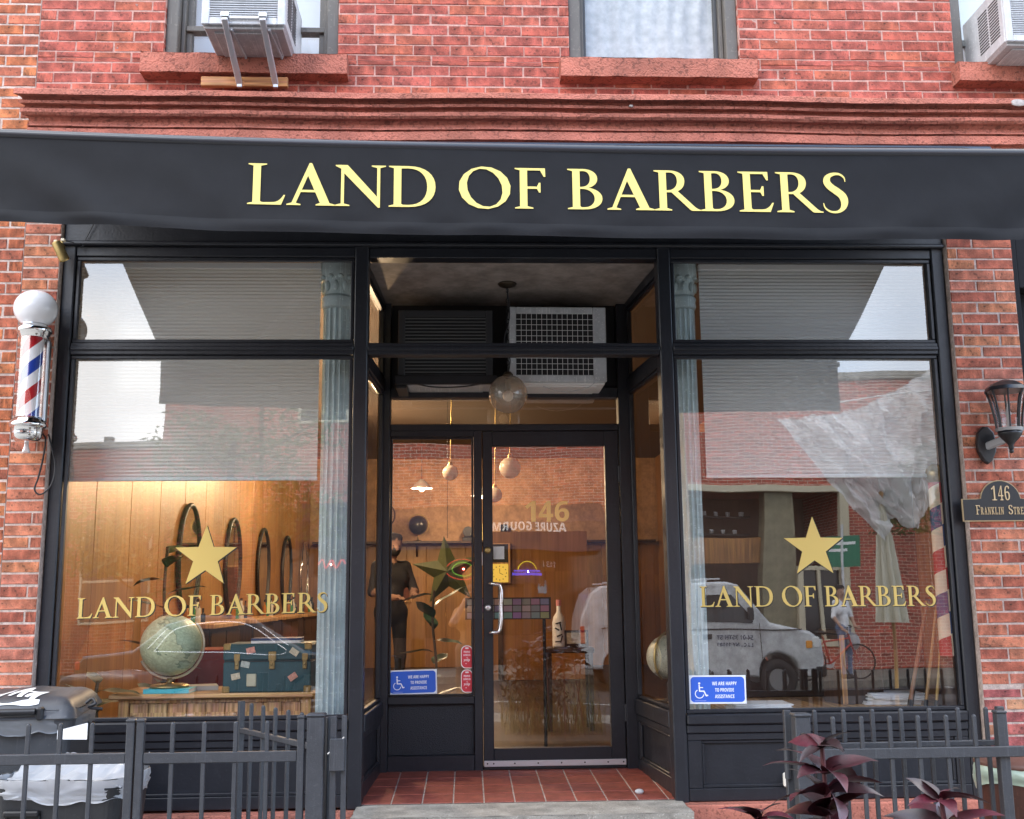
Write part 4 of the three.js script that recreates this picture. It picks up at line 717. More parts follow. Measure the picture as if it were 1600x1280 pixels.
{
  const b = thing('wheelie_bin', 'dark grey wheelie bin with white graffiti on its lid', 'trash bin', [-2.17, 0, .62], .12);
  part(b, 'tub', tubShell(.40, .42, .50, .54, .93, .05), M.bin);
  part(b, 'rim', tubShell(.52, .56, .53, .57, .04, .05).translate(0, .90, 0), M.bin);
  const lid = crumple(24, 20, (u, v) => { const x = (u - .5) * .56, z = (v - .5) * .60, e = Math.max(Math.abs(u - .5), Math.abs(v - .5)) * 2; return [x, 1.06 - .02 * (v - .5) - .10 * Math.pow(e, 7) + .012 * Math.cos(u * 6.28 * 2) * (1 - e), z]; });
  const lp = part(b, 'lid', lid, mat(L(.075, .076, .08), .42, { side: THREE.DoubleSide, map: rep(T.paint, 1.2) }));
  const graf = []; for (const pts of [[[-.24, .20], [-.18, .05], [-.12, .22], [-.06, .02]], [[-.05, .2], [.02, .02], [.0, .22]], [[.03, .22], [.10, .08], [.06, .24]], [[-.22, .1], [-.1, .12], [.08, .13]], [[-.20, .25], [-.05, .26], [.1, .25]]]) graf.push(crumple(30, 1, (u, v) => { const cv = new THREE.CatmullRomCurve3(pts.map(p => V3(p[0], 0, p[1]))), p = cv.getPoint(u), t = cv.getTangent(u), w = (v - .5) * (.018 + .012 * Math.sin(u * 9)); const x = p.x - t.z * w, z = p.z + t.x * w, e = Math.max(Math.abs(x / .56), Math.abs(z / .6)) * 2; return [x, 1.064 - .02 * (z / .6) - .10 * Math.pow(e, 7) + .012 * Math.cos((x / .56 + .5) * 6.28 * 2) * (1 - e), z]; }));
  part(lp, 'graffiti', graf, mat(L(.8, .8, .8), .5, { side: THREE.DoubleSide }));
  part(b, 'bag_skirt', bagSkirt(.55, .58, .965, .10, .02), mat(L(.13, .135, .14), .3, { side: THREE.DoubleSide }));
  part(b, 'white_bag_end', crumple(12, 8, (u, v) => [-.30 + .10 * u - .05 * v, .96 - .10 * v + .02 * Math.sin(u * 9), .30 + .03 * Math.sin(u * 7 + v * 5)]), M.bag);
  part(b, 'handle', [rod([-.10, .985, .31], [.10, .985, .31], .016), cbc(-.12, .975, .295, .03, .06, .05, .008), cbc(.12, .975, .295, .03, .06, .05, .008)], M.black);
  part(b, 'bag_knot', tube([[.28, 1.0, .1], [.31, 1.02, .1], [.33, 1.0, .12], [.30, .985, .12], [.36, .97, .1]], .008, 24, 6), M.black);
  part(b, 'wheel', mv(cyl(.1, .1, .04, 18), -.2, .1, -.26, 0, 0, Math.PI / 2), M.black); part(b, 'wheel', mv(cyl(.1, .1, .04, 18), .2, .1, -.26, 0, 0, Math.PI / 2), M.black);

  const o = thing('open_bin', 'black open trash can lined with a crumpled white plastic bag', 'trash bin', [-1.79, 0, 1.03], -.05);
  part(o, 'tub', tubShell(.46, .34, .56, .42, .69, .06), mat(L(.035, .036, .038), .5, { map: rep(T.paint, 1.5) }));
  part(o, 'bag', bagSkirt(.585, .44, .70, .085, .045), M.bag);
  part(o, 'bag_inside', crumple(40, 12, (u, v) => { const x = (u - .5) * .56, z = (v - .5) * .4; return [x, .73 + .05 * (fbm(u * .9, v * .9, 2, 4, .8) - .5) + .04 * Math.cos(v * 3.1), z]; }), M.bag);
  part(o, 'handle', [cb(-.215, -.06, .575, .60, .19, .235, .006), cb(-.215, -.20, .54, .60, .19, .215, .004), cb(-.075, -.06, .54, .60, .19, .215, .004)], M.black);
  solo('white_paper', 'white sheet of paper tucked behind the left fence rail', 'paper', quadsGeo([[[-1.92, .86, .93], [-1.775, .86, .95], [-1.775, .935, .95], [-1.92, .90, .93]]]), M.white);

  const c = thing('compost_bin', 'round brown compost bin with pale green bag at right edge', 'trash bin', [2.76, 0, .86]);
  const br = mat(L(.10, .035, .022), .5, { map: rep(T.paint, 1.5) });
  part(c, 'tub', lathe([[0, 0], [.20, 0], [.21, .02], [.245, .50], [.25, .60]], 36), br);
  part(c, 'lid', lathe([[0, .735], [.10, .733], [.2, .72], [.245, .705], [.268, .69], [.27, .67], [.262, .665], [.255, .68]], 40), mat(L(.13, .06, .045), .45));
  part(c, 'bag', crumple(120, 10, (u, v) => { const a = u * 6.2832, n = fbm(u, v * .3, 2, 5, .7) - .5, r = .262 + .012 * Math.sin(v * 3.1) + .03 * n; return [r * Math.cos(a), .69 - v * (.13 + .04 * Math.sin(u * 12)) + .01 * n, r * Math.sin(a)]; }), new THREE.MeshPhysicalMaterial({ color: L(.55, .68, .55), roughness: .35, transmission: .3, thickness: 0, side: THREE.DoubleSide }));
  part(c, 'latch', [cbc(-.03, .64, .27, .035, .11, .02, .006), cbc(.09, .62, .26, .04, .10, .02, .006)], mat(L(.55, .17, .10), .45));
  const wr = mat(L(.75, .72, .7), .5);
  for (const [ch, a, yy] of [['2', -.62, .43], ['3', -.36, .43], ['a', -.62, .37], ['b', -.36, .37]]) { if (ch > '9') continue; const g = fitText(ch, fSans, .07, .10, .004); g.rotateZ(-Math.PI / 2); g.translate(0, .05, .2475); g.rotateY(a + .35); part(c, 'number', mv(g, 0, yy, 0), wr); }
  part(c, 'foot', cb(-.1, .1, -.0, .04, .18, .22, .01), br);
}
// ================================================================ plants near the kerb
function leafGeo(len, wid, bend, fold = .25, n = 7) {      // pointed leaf along +x, slightly cupped
  const q = []; const row = i => { const t = i / n, w = wid * Math.pow(Math.sin(Math.PI * Math.pow(t, .8)), .9) * .5 + .0004, x = len * t * (1 - .08 * bend * t), y = -bend * len * t * t * .5 + .02 * len * Math.sin(t * 9); return [[x, y + fold * w, -w], [x, y, 0], [x, y + fold * w * .8, w]]; };
  for (let i = 0; i < n; i++) { const a = row(i), b = row(i + 1); q.push([a[0], a[1], b[1], b[0]], [a[1], a[2], b[2], b[1]]); }
  let g = quadsGeo(q); g.deleteAttribute('normal'); g = mergeVertices(g, 1e-5); g.computeVertexNormals(); return g.toNonIndexed();
}
const placeLeaf = (g, p, az, el, roll = 0) => { g.rotateX(roll); g.rotateZ(el); g.rotateY(az); g.translate(...p); return g; };
{
  const wine = [mat(L(.05, .010, .015), .42, { side: THREE.DoubleSide, specularIntensity: .5, map: rep(T.stucco, 6), clearcoat: .12, clearcoatRoughness: .35 }), mat(L(.085, .014, .024), .42, { side: THREE.DoubleSide, specularIntensity: .5, map: rep(T.stucco, 6), clearcoat: .12, clearcoatRoughness: .35 }), mat(L(.028, .009, .012), .40, { side: THREE.DoubleSide, map: rep(T.stucco, 6), clearcoat: .15, clearcoatRoughness: .3 })];
  const stemM = mat(L(.10, .025, .03), .6);
  const bed = thing('purple_plant', 'wine purple leafy shrub in the foreground before the right fence', 'plant', [0, 0, 0]);
  // [x, z, top height, lean]
  const stems = [[.838, 3.60, 1.148, -.01, 7], [.668, 3.64, .995, .01, 4], [1.125, 3.58, 1.018, -.02, 5], [.93, 3.8, .93, .02, 4], [1.25, 3.75, .92, .02, 4], [.75, 3.85, .88, 0, 4], [1.02, 3.45, .86, 0, 4]];
  for (const [x, z, h, lean, n] of stems) {
    part(bed, 'stem', tube([[x - lean * 6, -.02, z], [x - lean * 3, h * .4, z + .01], [x - lean, h * .75, z], [x, h, z]], .0055, 24, 6), stemM);
    for (let k = 0; k < n; k++) {
      const y = h - .012 - k * .047 - (k > 0 ? .012 : 0), cnt = k === 0 ? 7 : 6;
      for (let c = 0; c < cnt; c++) {
        const az = c / cnt * 6.283 + k * .9 + rr(-.3, .3), ln = (k === 0 ? rr(.07, .11) : rr(.105, .15)), g = leafGeo(ln, ln * rr(.42, .54), rr(.8, 1.9), rr(.15, .5));
        part(bed, 'leaf', placeLeaf(g, [x - lean * (1 - y / h), y, z], az, k === 0 ? rr(.3, 1.1) : rr(.1, 1.0), rr(-.9, .9)), wine[Math.floor(rnd() * 3)]);
      }
    }
  }
  const grassM = mat(L(.20, .17, .06), .7, { side: THREE.DoubleSide }), blades = [];
  for (let i = 0; i < 420; i++) { const x = rr(.35, 1.5), z = rr(3.75, 4.7), h = rr(.45, .85), az = rr(0, 6.28), b = rr(.1, .4); const q = []; let pp = null; for (let k = 0; k <= 5; k++) { const t = k / 5, w = .005 * (1 - t) + .0005, px = x + Math.cos(az) * b * t * t, pz = z + Math.sin(az) * b * t * t, y = h * t - .25 * h * t * t * t; const l = [px - Math.sin(az) * w, y, pz + Math.cos(az) * w], r = [px + Math.sin(az) * w, y, pz - Math.cos(az) * w]; if (pp) q.push([pp[0], pp[1], r, l]); pp = [l, r]; } blades.push(quadsGeo(q)); }
  const gr = solo('ornamental_grass', 'straw green ornamental grass around the purple plant', 'grass', blades, grassM); gr.userData.kind = 'stuff';
  const sh = thing('dark_shrub', 'dark leafy shrub in the kerbside bed behind the purple plant', 'shrub', [.75, 0, 4.15]);
  const shq = []; for (let i = 0; i < 1500; i++) { const a = rr(0, 6.283), r = Math.sqrt(rnd()) * rr(.15, .42), y = .25 + rnd() * .66, s = rr(.025, .05), o = V3(Math.cos(a) * r * (1.2 - .5 * Math.abs(y - .6)), y, Math.sin(a) * r), qn = new THREE.Quaternion().setFromEuler(new THREE.Euler(rr(-1, 1), rr(0, 6.28), rr(-1, 1))); shq.push([[-s, 0, 0], [0, -s * .1, s * .4], [s, -s * .2, 0], [0, 0, -s * .4]].map(p => V3(...p).applyQuaternion(qn).add(o).toArray())); }
  part(sh, 'foliage', quadsGeo(shq), mat(L(.025, .022, .018), .6, { side: THREE.DoubleSide }));
  const st2 = []; for (let i = 0; i < 7; i++) { const a = i * .9; st2.push(tube([[Math.cos(a) * .05, 0, Math.sin(a) * .05], [Math.cos(a) * .15, .5, Math.sin(a) * .15], [Math.cos(a) * .3, .85, Math.sin(a) * .3]], .008, 12, 5)); } part(sh, 'stems', st2, stemM);
  const soil = struct('planting_bed', cb(.2, 1.7, -.1, .03, 3.3, 4.9, .02), mat(L(.05, .035, .025), .95, { map: rep(T.asphalt, 2) }));
}
// ================================================================ shop interior
{
  const X0 = -2.515, X1 = 3.075, ZB = -11, FY = .415, CY = 3.70;
  struct('shop_floor', cb(X0, X1, .30, FY, ZB, -1.03, .002), mat(L(.07, .038, .022), .5, { map: rep(T.wood, .5) }));
  struct('shop_ceiling', [cb(X0, X1, CY, CY + .1, ZB, -.13, .002)], mat(L(.10, .065, .045), .8));
  const pw = (name, planks, backing, m) => { const w = struct(name, backing, m); planks.forEach((g, i) => part(w, 'plank', g, M.panel[Math.floor(rnd() * 3)])); };
  const lp = [], rp = [], bp = [];
  for (let i = 0; i < 14; i++) lp.push(cb(X0, X0 + .018, FY, CY, -.35 - (i + 1) * .758 + .008, -.35 - i * .758, .004));
  for (let i = 0; i < 23; i++) rp.push(cb(X1 - .018, X1, FY, CY, -.35 - (i + 1) * .462 + .006, -.35 - i * .462, .004));
  for (let i = 0; i < 18; i++) bp.push(cb(X0 + i * .311, X0 + (i + 1) * .311 - .006, FY, 2.30, ZB, ZB + .018, .004));
  pw('shop_wall_left', lp, cb(X0 - .003, X0 + .004, FY, CY, ZB, -.13, .001), M.darkWood);
  pw('shop_wall_right', rp, cb(X1 - .004, X1 + .003, FY, CY, ZB, -.13, .001), M.darkWood);
  pw('shop_wall_back', bp, [cb(X0, X1, FY, CY, ZB - .1, ZB + .004, .001)], mat(L(.50, .30, .16), .8, { map: rep(T.mortar, .5) }));
  struct('display_deck', [cb(1.20, X1 - .02, .70, .822, -1.05, -.115, .004), cb(1.20, X1 - .02, .42, .70, -1.05, -1.0, .004)], M.oak);
  // warm lamps: a row of bulbs along the left, cones in the middle
  const lampSpots = [[-.92, 2.94, -2.0, 0], [-1.13, 2.93, -4.0, 0], [-1.38, 2.94, -6.3, 0], [-.63, 2.98, -8.6, 1], [.2, 2.98, -9.8, 1]];
  const lampNames = ['bare warm bulb nearest the left green column', 'second bare bulb deeper behind the left column', 'third bare bulb deep along the left wall', 'left white cone lamp over the back of the shop', 'right white cone lamp over the back of the shop'];
  lampSpots.forEach(([x, y, z, cone], i) => {
    const t = thing('pendant_lamp', lampNames[i], 'lamp', [x, y, z], 0, 'lit pendant lamps in the shop');
    part(t, 'cord', rod([0, .08, 0], [0, CY - y, 0], .004), M.black); part(t, 'socket', mv(cyl(.018, .02, .07, 12), 0, .075, 0), M.brass);
    part(t, 'bulb', new THREE.SphereGeometry(.042, 18, 12), M.bulb);
    if (cone) part(t, 'shade', mv(new THREE.CylinderGeometry(.03, .15, .12, 24, 1, true), 0, .06, 0), mat(L(.8, .78, .72), .5, { side: THREE.DoubleSide }));
    const pl = new THREE.PointLight(L(1, .70, .40), cone ? 2.4 : 5.0, 0, 2); pl.castShadow = true; pl.shadow.radius = 2; pl.position.set(0, cone ? -.06 : 0, 0); t.add(pl); pl.name = 'bulb_light';
  });
  // globes of the cluster lamp
  for (const [x, y, z, r, lb] of [[-.13, 2.44, -2.0, .06, 'cream globe lamp low behind the sidelight'], [.33, 2.475, -2.0, .082, 'larger cream globe lamp behind the door glass top'], [.22, 2.30, -2.35, .06, 'cream globe lamp at left of door number']]) {
    const t = thing('globe_lamp', lb, 'lamp', [x, y, z], 0, 'unlit globe lamps inside the door'); part(t, 'globe', new THREE.SphereGeometry(r, 24, 16), mat(L(.7, .62, .5), .35)); part(t, 'stem', rod([0, r, 0], [.02, CY - y, 0], .004), M.brass); part(t, 'cap', mv(cyl(.015, .02, .03, 12), 0, r + .008, 0), M.brass);
  }
  // fluted cast iron columns
  const colGeo = (r, y0, y1, fl = 16) => { const s = new THREE.Shape(), n = fl * 8; for (let i = 0; i < n; i++) { const a = i / n * 6.28319, k = r * (1 - .13 * Math.pow(Math.abs(Math.sin(a * fl / 2)), .7) * 1) ; const x = k * Math.cos(a), y = k * Math.sin(a); i ? s.lineTo(x, y) : s.moveTo(x, y); } const g = new THREE.ExtrudeGeometry(s, { depth: y1 - y0, bevelEnabled: false }); g.rotateX(-Math.PI / 2); g.translate(0, y0, 0); return g; };
  for (const [x, lb] of [[-.815, 'pale green fluted iron column at the left window edge'], [1.372, 'pale green fluted iron column at the right window edge']]) {
    const t = thing('iron_column', lb, 'column', [x, .42, -.36], 0, 'pale green columns'); const k = x < 0 ? .086 : .080;
    part(t, 'shaft', colGeo(k, .12, 2.86), M.pale); part(t, 'base', lathe([[0, 0], [k * 1.5, 0], [k * 1.5, .05], [k * 1.25, .08], [k * 1.3, .1], [k * 1.05, .12], [0, .12]], 28), M.pale);
    part(t, 'neck_ring', lathe([[0, 2.86], [k * 1.02, 2.86], [k * 1.14, 2.88], [k * 1.1, 2.91], [k * 1.16, 2.93], [k * 1.0, 2.95], [0, 2.95]], 28), M.pale);
    const cm = M.pale; const cap = part(t, 'capital', lathe([[0, 2.95], [k * 1.0, 2.95], [k * 1.0, 3.02], [k * 1.12, 3.06], [k * 1.3, 3.085], [k * 1.32, 3.14], [k * 1.32, 3.27], [0, 3.27]], 28), cm);
    const lv = []; for (let i = 0; i < 10; i++) { const a = i / 10 * 6.283; lv.push(mv(new THREE.SphereGeometry(.022, 8, 6).scale(.8, 1.6, .6), Math.sin(a) * k * 1.08, 3.0, Math.cos(a) * k * 1.08, 0), mv(new THREE.SphereGeometry(.018, 8, 6).scale(1, .8, .9), Math.sin(a + .3) * k * 1.2, 3.06, Math.cos(a + .3) * k * 1.2)); } part(cap, 'leaf_ornament', lv, cm);
  }
  // pleated shades
  for (const [a, b, y0, lb] of [[-2.42, -.912, 2.213, 'white pleated shade half drawn in the left window'], [1.474, 2.98, 2.21, 'white pleated shade half drawn in the right window']]) {
    const t = thing('pleated_shade', lb, 'window shade', [0, 0, 0], 0, 'white pleated shades'); let y = 3.53; const q = [], p = .0225;
    while (y > y0 + .03) { q.push([[a, y - p / 2, -.300], [b, y - p / 2, -.300], [b, y, -.307], [a, y, -.307]], [[a, y - p, -.307], [b, y - p, -.307], [b, y - p / 2, -.300], [a, y - p / 2, -.300]]); y -= p; }
    part(t, 'pleats', quadsGeo(q), M.blind); part(t, 'bottom_rail', cb(a - .002, b + .002, y - .022, y, -.315, -.288, .004), mat(L(.62, .70, .72), .5)); part(t, 'head_rail', cb(a - .002, b + .002, 3.53, 3.57, -.32, -.28, .004), M.white);
  }
  // left display: desk, globe, books, trunk
  {
    const d = thing('oak_desk', 'light oak panelled desk in the left display window', 'desk', [0, 0, 0]);
    part(d, 'desk_top', [cb(-2.13, -.92, .915, .945, -1.0, -.42, .008)], M.oakH); part(d, 'front_frame', [cb(-2.08, -2.02, .42, .914, -.50, -.46, .004), cb(-1.0, -.94, .42, .914, -.50, -.46, .004), cb(-2.02, -1.0, .89, .914, -.50, -.465, .003)], M.oak);
    for (let i = 0; i < 9; i++) part(d, 'slat', cb(-2.018 + i * .1131, -2.018 + (i + 1) * .1131 - .003, .42, .889, -.495, -.478, .005), mat(L(.72 + rr(-.05, .05), .48 + rr(-.03, .03), .26), .5, { map: rep(T.wood, 1.2) }));
    part(d, 'leg', cb(-2.08, -2.02, .42, .914, -.98, -.93, .004), M.oak); part(d, 'leg', cb(-1.0, -.94, .42, .914, -.98, -.93, .004), M.oak);
    const bk = (n, lb, w, dd, h, pos, turn, c) => { const t = thing('book', lb, 'book', pos, turn); part(t, 'cover', [cb(-w / 2, w / 2, 0, .003, -dd / 2, dd / 2, .001), cb(-w / 2, w / 2, h - .003, h, -dd / 2, dd / 2, .001), cb(-w / 2, w / 2, .003, h - .003, dd / 2 - .003, dd / 2, .001)], mat(L(...c), .4)); part(t, 'pages', cb(-w / 2 + .003, w / 2 - .004, .003, h - .003, -dd / 2 + .004, dd / 2 - .004, .001), M.white); return t; };
    bk(0, 'turquoise book under the large green globe', .27, .2, .026, [-1.80, .9455, -.55], .0, [.07, .48, .58]); bk(1, 'pale grey book behind the globe base', .2, .16, .028, [-1.66, .9455, -.72], .3, [.5, .5, .48]);
    const gl = thing('desk_globe', 'large pale green globe on brass stand in left window', 'globe', [-1.815, .972, -.58]);
    const mapTex = (land, sea, line) => canvasTex(512, 256, (c, w, h) => { const im = c.createImageData(w, h); for (let j = 0; j < h; j++) for (let i = 0; i < w; i++) { const n = fbm(i / w, j / h, 0, 4, .55), e = Math.abs(n - .52) < .012, g = (i % 43 < 1 || j % 36 < 1); const f = fbm(i / w, j / h, 4, 5, 1); const cc = e ? line : n > .52 ? land : sea, k = (.88 + .24 * f) * (g ? .9 : 1); const q = (j * w + i) * 4; im.data[q] = cc[0] * k; im.data[q + 1] = cc[1] * k; im.data[q + 2] = cc[2] * k; im.data[q + 3] = 255; } c.putImageData(im, 0, 0); });
    const sp = new THREE.SphereGeometry(.183, 48, 32); sp.rotateZ(-.41);
    rawpart(gl, 'sphere', mv(sp, 0, .252, 0), mat(0xffffff, .4, { map: mapTex([182, 192, 156], [162, 182, 154], [136, 152, 122]) }));
    const ring = new THREE.TorusGeometry(.198, .008, 8, 48, Math.PI * 1.08); ring.scale(1, 1, .8); ring.rotateZ(-Math.PI * .54 - .41 + Math.PI * .0 - .55); part(gl, 'meridian_ring', mv(ring, 0, .252, 0), mat(L(.62, .55, .42), .4, { metalness: .5 }));
    part(gl, 'stand', [lathe([[0, .055], [.018, .055], [.014, .035], [.03, .022], [.10, .02], [.115, .012], [.116, 0], [0, 0]], 32)], M.brass);
    const t = thing('steamer_trunk', 'teal vintage trunk with brass clasps and travel labels', 'trunk', [-1.205, .9455, -.62]);
    const teal = mat(L(.018, .085, .10), .5, { map: rep(T.paint, 2) });
    part(t, 'body', cb(-.262, .262, 0, .18, -.2, .17, .008), teal); part(t, 'lid', cb(-.265, .265, .184, .285, -.203, .173, .012), teal); part(t, 'seam', cb(-.26, .26, .179, .185, -.19, .168, .001), M.black);
    for (const x of [-.18, .03, .225]) { const h = x === .03 ? .055 : .042; part(t, 'clasp', [cb(x - h * .42, x + h * .42, .185, .185 + h, .173, .181, .004), cb(x - h * .3, x + h * .3, .135, .19, .170, .186, .005), mv(new THREE.SphereGeometry(.008, 8, 6), x, .165, .187)], M.brass); }
    part(t, 'hasp', cb(-.12, -.062, .035, .11, .17, .178, .006), mat(L(.6, .6, .45), .4, { metalness: .5 }));
    for (const x of [-.262, .262]) for (const y of [.0, .285]) part(t, 'corner_cap', cbc(x - Math.sign(x) * .02, y + (y ? -.018 : .018), .16, .044, .04, .036, .006), M.brass);
    const lbs = [[-.10, .247, .25, [.75, .35, .28]], [.16, .235, -.6, [.75, .68, .5]], [.155, .09, .6, [.75, .36, .26]], [-.185, .095, .2, [.7, .62, .45]], [-.13, .165, -.2, [.5, .55, .5]]];
    for (const [x, y, rz, c] of lbs) part(t, 'travel_label', mv(cb(-.026, .026, -.018, .018, 0, .0015, .0003), x, y, .1735, 0, 0, rz), mat(L(...c), .6, { map: rep(T.mortar, 6) }));
    const mg = thing('magazine', 'dark blue magazine stack on top of the teal trunk', 'magazine', [-1.17, 1.231, -.60], .05); part(mg, 'cover', [cb(-.15, .15, .016, .030, -.1, .11, .002)], mat(L(.03, .06, .16), .4)); part(mg, 'pages', cb(-.148, .148, 0, .016, -.1, .108, .001), M.white);
    const rc = thing('red_cabinet', 'dark red cabinet behind the oak desk', 'cabinet', [-1.45, .415, -1.6]); const rm = mat(L(.20, .012, .015), .35); part(rc, 'carcass', cb(-.55, .55, 0, .74, -.25, .2, .006), rm); for (const x of [-.27, .27]) part(rc, 'door', cb(x - .24, x + .24, .08, .68, .2, .218, .01), rm);
  }
  // rubber plants
  const rub = [mat(L(.022, .06, .032), .3, { side: THREE.DoubleSide }), mat(L(.03, .075, .04), .32, { side: THREE.DoubleSide })];
  for (const [x, z, y0, y1, n, lb] of [[-2.02, -1.15, .42, 1.85, 12, 'dark leaved rubber plant behind the desk globe'], [-2.22, -.50, .42, 1.02, 7, 'low broad leaved plant at the left window corner'], [-.25, -1.9, .42, 1.55, 10, 'tall broad leaved plant behind the sidelight']]) {
    const t = thing('rubber_plant', lb, 'plant', [x, y0, z]); const h = y1 - y0;
    part(t, 'pot', lathe([[0, 0], [.1, 0], [.13, .22], [.14, .22], [.14, .25], [.12, .25], [0, .24]], 24), mat(L(.3, .12, .07), .7)); part(t, 'stem', tube([[0, .2, 0], [.02, h * .5, .01], [-.01, h * .8, 0], [.0, h, 0]], .011, 20, 6), mat(L(.12, .09, .05), .7));
    for (let k = 0; k < n; k++) part(t, 'leaf', placeLeaf(leafGeo(rr(.24, .34), rr(.09, .13), rr(.3, .9), .2, 8), [0, .3 + (h - .3) * (k + .5) / n, 0], k * 2.4 + rr(-.3, .3), rr(.1, .7), rr(-.3, .3)), rub[k & 1]);
  }
  // barber stations with oval mirrors along the left wall
  const ord = ['first', 'second', 'third', 'fourth', 'last'];
  [-3.5, -5.3, -7.0, -8.7, -10.3].forEach((z, i) => {
    const t = thing('oval_mirror', `${ord[i]} black framed oval mirror from the window on the left wall`, 'mirror', [X0 + .045, 1.84, z], 0, 'oval mirrors on the left wall'); t.rotation.y = Math.PI / 2;
    const tor = new THREE.TorusGeometry(.5, .022, 10, 56).scale(.72, .98, 1); part(t, 'frame', tor, i === 4 ? M.chrome : M.black);
    part(t, 'mirror_glass', new THREE.CircleGeometry(.5, 48).scale(.72, .98, 1), mat(L(.85, .85, .85), .02, { metalness: 1 }));
    part(t, 'wall_mount', cbc(0, 0, -.03, .2, .2, .04, .01), M.black);
    const c = thing('barber_counter', `wooden counter below the ${ord[i]} oval mirror`, 'counter', [X0 + .21, .415, z], Math.PI / 2, 'barber counters'); part(c, 'counter_top', cb(-.62, .62, .84, .88, -.18, .22, .006), M.oak); part(c, 'cabinet', cb(-.58, .58, 0, .84, -.18, .17, .004), M.darkWood); for (const x of [-.29, .29]) part(c, 'drawer', cb(x - .27, x + .27, .62, .81, .17, .185, .004), M.darkWood);
    for (let b = 0; b < 4; b++) { const bx = -.4 + b * .2 + rr(-.03, .03), bt = thing('bottle', `${['amber', 'green', 'pale', 'black'][b]} barber bottle on the counter under the ${ord[i]} oval mirror`, 'bottle', [X0 + .14, 1.295, z - bx], 0, `bottles on the ${ord[i]} counter`); const hh = rr(.1, .2), r = rr(.022, .035); part(bt, 'glass_body', lathe([[0, 0], [r, 0], [r, hh * .65], [r * .4, hh * .8], [r * .4, hh], [0, hh]], 14), mat(L(...[[.4, .16, .03], [.05, .25, .1], [.6, .6, .55], [.02, .02, .02]][b]), .25)); part(bt, 'cap', mv(cyl(r * .45, r * .45, .025, 10), 0, hh + .01, 0), M.black); }
  });
  // shelf of curios at the back
  {
    const sh = thing('wall_shelf', 'long wooden shelf with curios across the back wall', 'shelf', [0, 2.36, ZB + .02]); part(sh, 'board', cb(X0 + .1, X1 - .1, -.035, 0, 0, .32, .004), M.darkWood); for (const x of [-2, -.8, .5, 1.8]) part(sh, 'shelf_bracket', bar([x, -.035, .26], [x, -.22, .02], .03, .03), M.darkWood);
    const g = thing('black_globe', 'small dark globe on the back shelf seen through sidelight', 'globe', [-.78, 2.36, ZB + .18]); part(g, 'sphere', mv(new THREE.SphereGeometry(.15, 24, 16), 0, .26, 0), mat(L(.03, .03, .028), .3)); part(g, 'ring', mv(new THREE.TorusGeometry(.17, .007, 6, 32, 4), 0, .26, 0, 0, 0, -1.2), M.brass); part(g, 'stand', lathe([[0, .09], [.012, .09], [.012, .03], [.07, .012], [.075, 0], [0, 0]], 16), M.brass);
    const rk = thing('tennis_racket', 'old wooden tennis racket leaning on the back shelf', 'racket', [-1.28, 2.36, ZB + .15]); part(rk, 'head', mv(new THREE.TorusGeometry(.13, .011, 6, 32).scale(1, 1.3, 1), 0, .42, 0), M.darkWood); const st = []; for (let i = -3; i <= 3; i++) { st.push(rod([i * .033, .28, 0], [i * .033, .56, 0], .0012, .0012, 4), rod([-.11, .42 + i * .04, 0], [.11, .42 + i * .04, 0], .0012, .0012, 4)); } part(rk, 'strings', st, M.white); part(rk, 'handle', rod([0, 0, 0], [0, .26, 0], .014), M.darkWood);
    const cam = thing('box_camera', 'antique black camera on the back shelf', 'camera', [.02, 2.36, ZB + .17]); part(cam, 'body', cb(-.1, .1, 0, .06, -.08, .08, .006), M.black); part(cam, 'lens', mv(cyl(.08, .08, .1, 20), -.01, .15, .03, 0, Math.PI / 2), M.black); part(cam, 'bellows', cb(-.07, .07, .06, .22, -.07, -.01, .006), M.darkWood);
    const pf = thing('picture_frame', 'pale yellow picture frame beside the camera on back shelf', 'picture', [.25, 2.36, ZB + .1]); part(pf, 'frame', cb(-.11, .11, 0, .30, 0, .02, .003), M.oak); part(pf, 'print', cb(-.09, .09, .02, .28, .02, .022, .001), mat(L(.75, .62, .28), .7));
    const bt = thing('boot', 'dark leather boot at the right of the back shelf', 'boot', [.52, 2.36, ZB + .17]); part(bt, 'shaft', mv(cyl(.055, .05, .2, 14), .06, .16, 0), M.black); part(bt, 'foot', mv(new THREE.SphereGeometry(.075, 14, 10).scale(1.6, .7, .7), 0, .05, 0), M.black); part(bt, 'sole', cb(-.13, .12, 0, .015, -.05, .05, .004), M.black);
    // framed posters and the lit clock box
    const po = thing('poster', 'framed poster on the wood wall at left of the back', 'poster', [-1.12, 1.72, ZB + .022]); part(po, 'frame', cb(-.24, .24, -.30, .30, 0, .025, .004), M.oak); part(po, 'print', cb(-.21, .21, -.27, .27, .025, .027, .001), mat(L(.22, .07, .05), .7, { map: rep(T.stucco, 3) }));
    const ck = thing('clock_box', 'yellow lit clock below a dark framed panel beside the handle', 'clock', [.43, 1.665, -8.1]); part(ck, 'case', cb(-.135, .14, 0, .53, -.06, .02, .006), M.oak); part(ck, 'dark_panel', cb(-.12, .11, .275, .515, .02, .024, .001), M.black); part(ck, 'clock_face', cb(-.12, .11, .015, .255, .02, .026, .001), new THREE.MeshStandardMaterial({ color: L(.8, .6, .1), emissive: L(1, .7, .12), emissiveIntensity: .22, roughness: .5 }));
    const ticks = []; for (let i = 0; i < 12; i++) { const a = i * Math.PI / 6; ticks.push(cbc(-.005 + Math.sin(a) * .09, .135 + Math.cos(a) * .09, .028, .012, .012, .002, .0005)); } ticks.push(bar([-.005, .135, .029], [-.005, .195, .029], .006, .002), bar([-.005, .135, .029], [.04, .115, .029], .006, .002)); part(ck, 'dial_marks', ticks, M.black); part(ck, 'post', cb(-.03, .03, -1.25, 0, -.05, -.01, .004), M.darkWood);
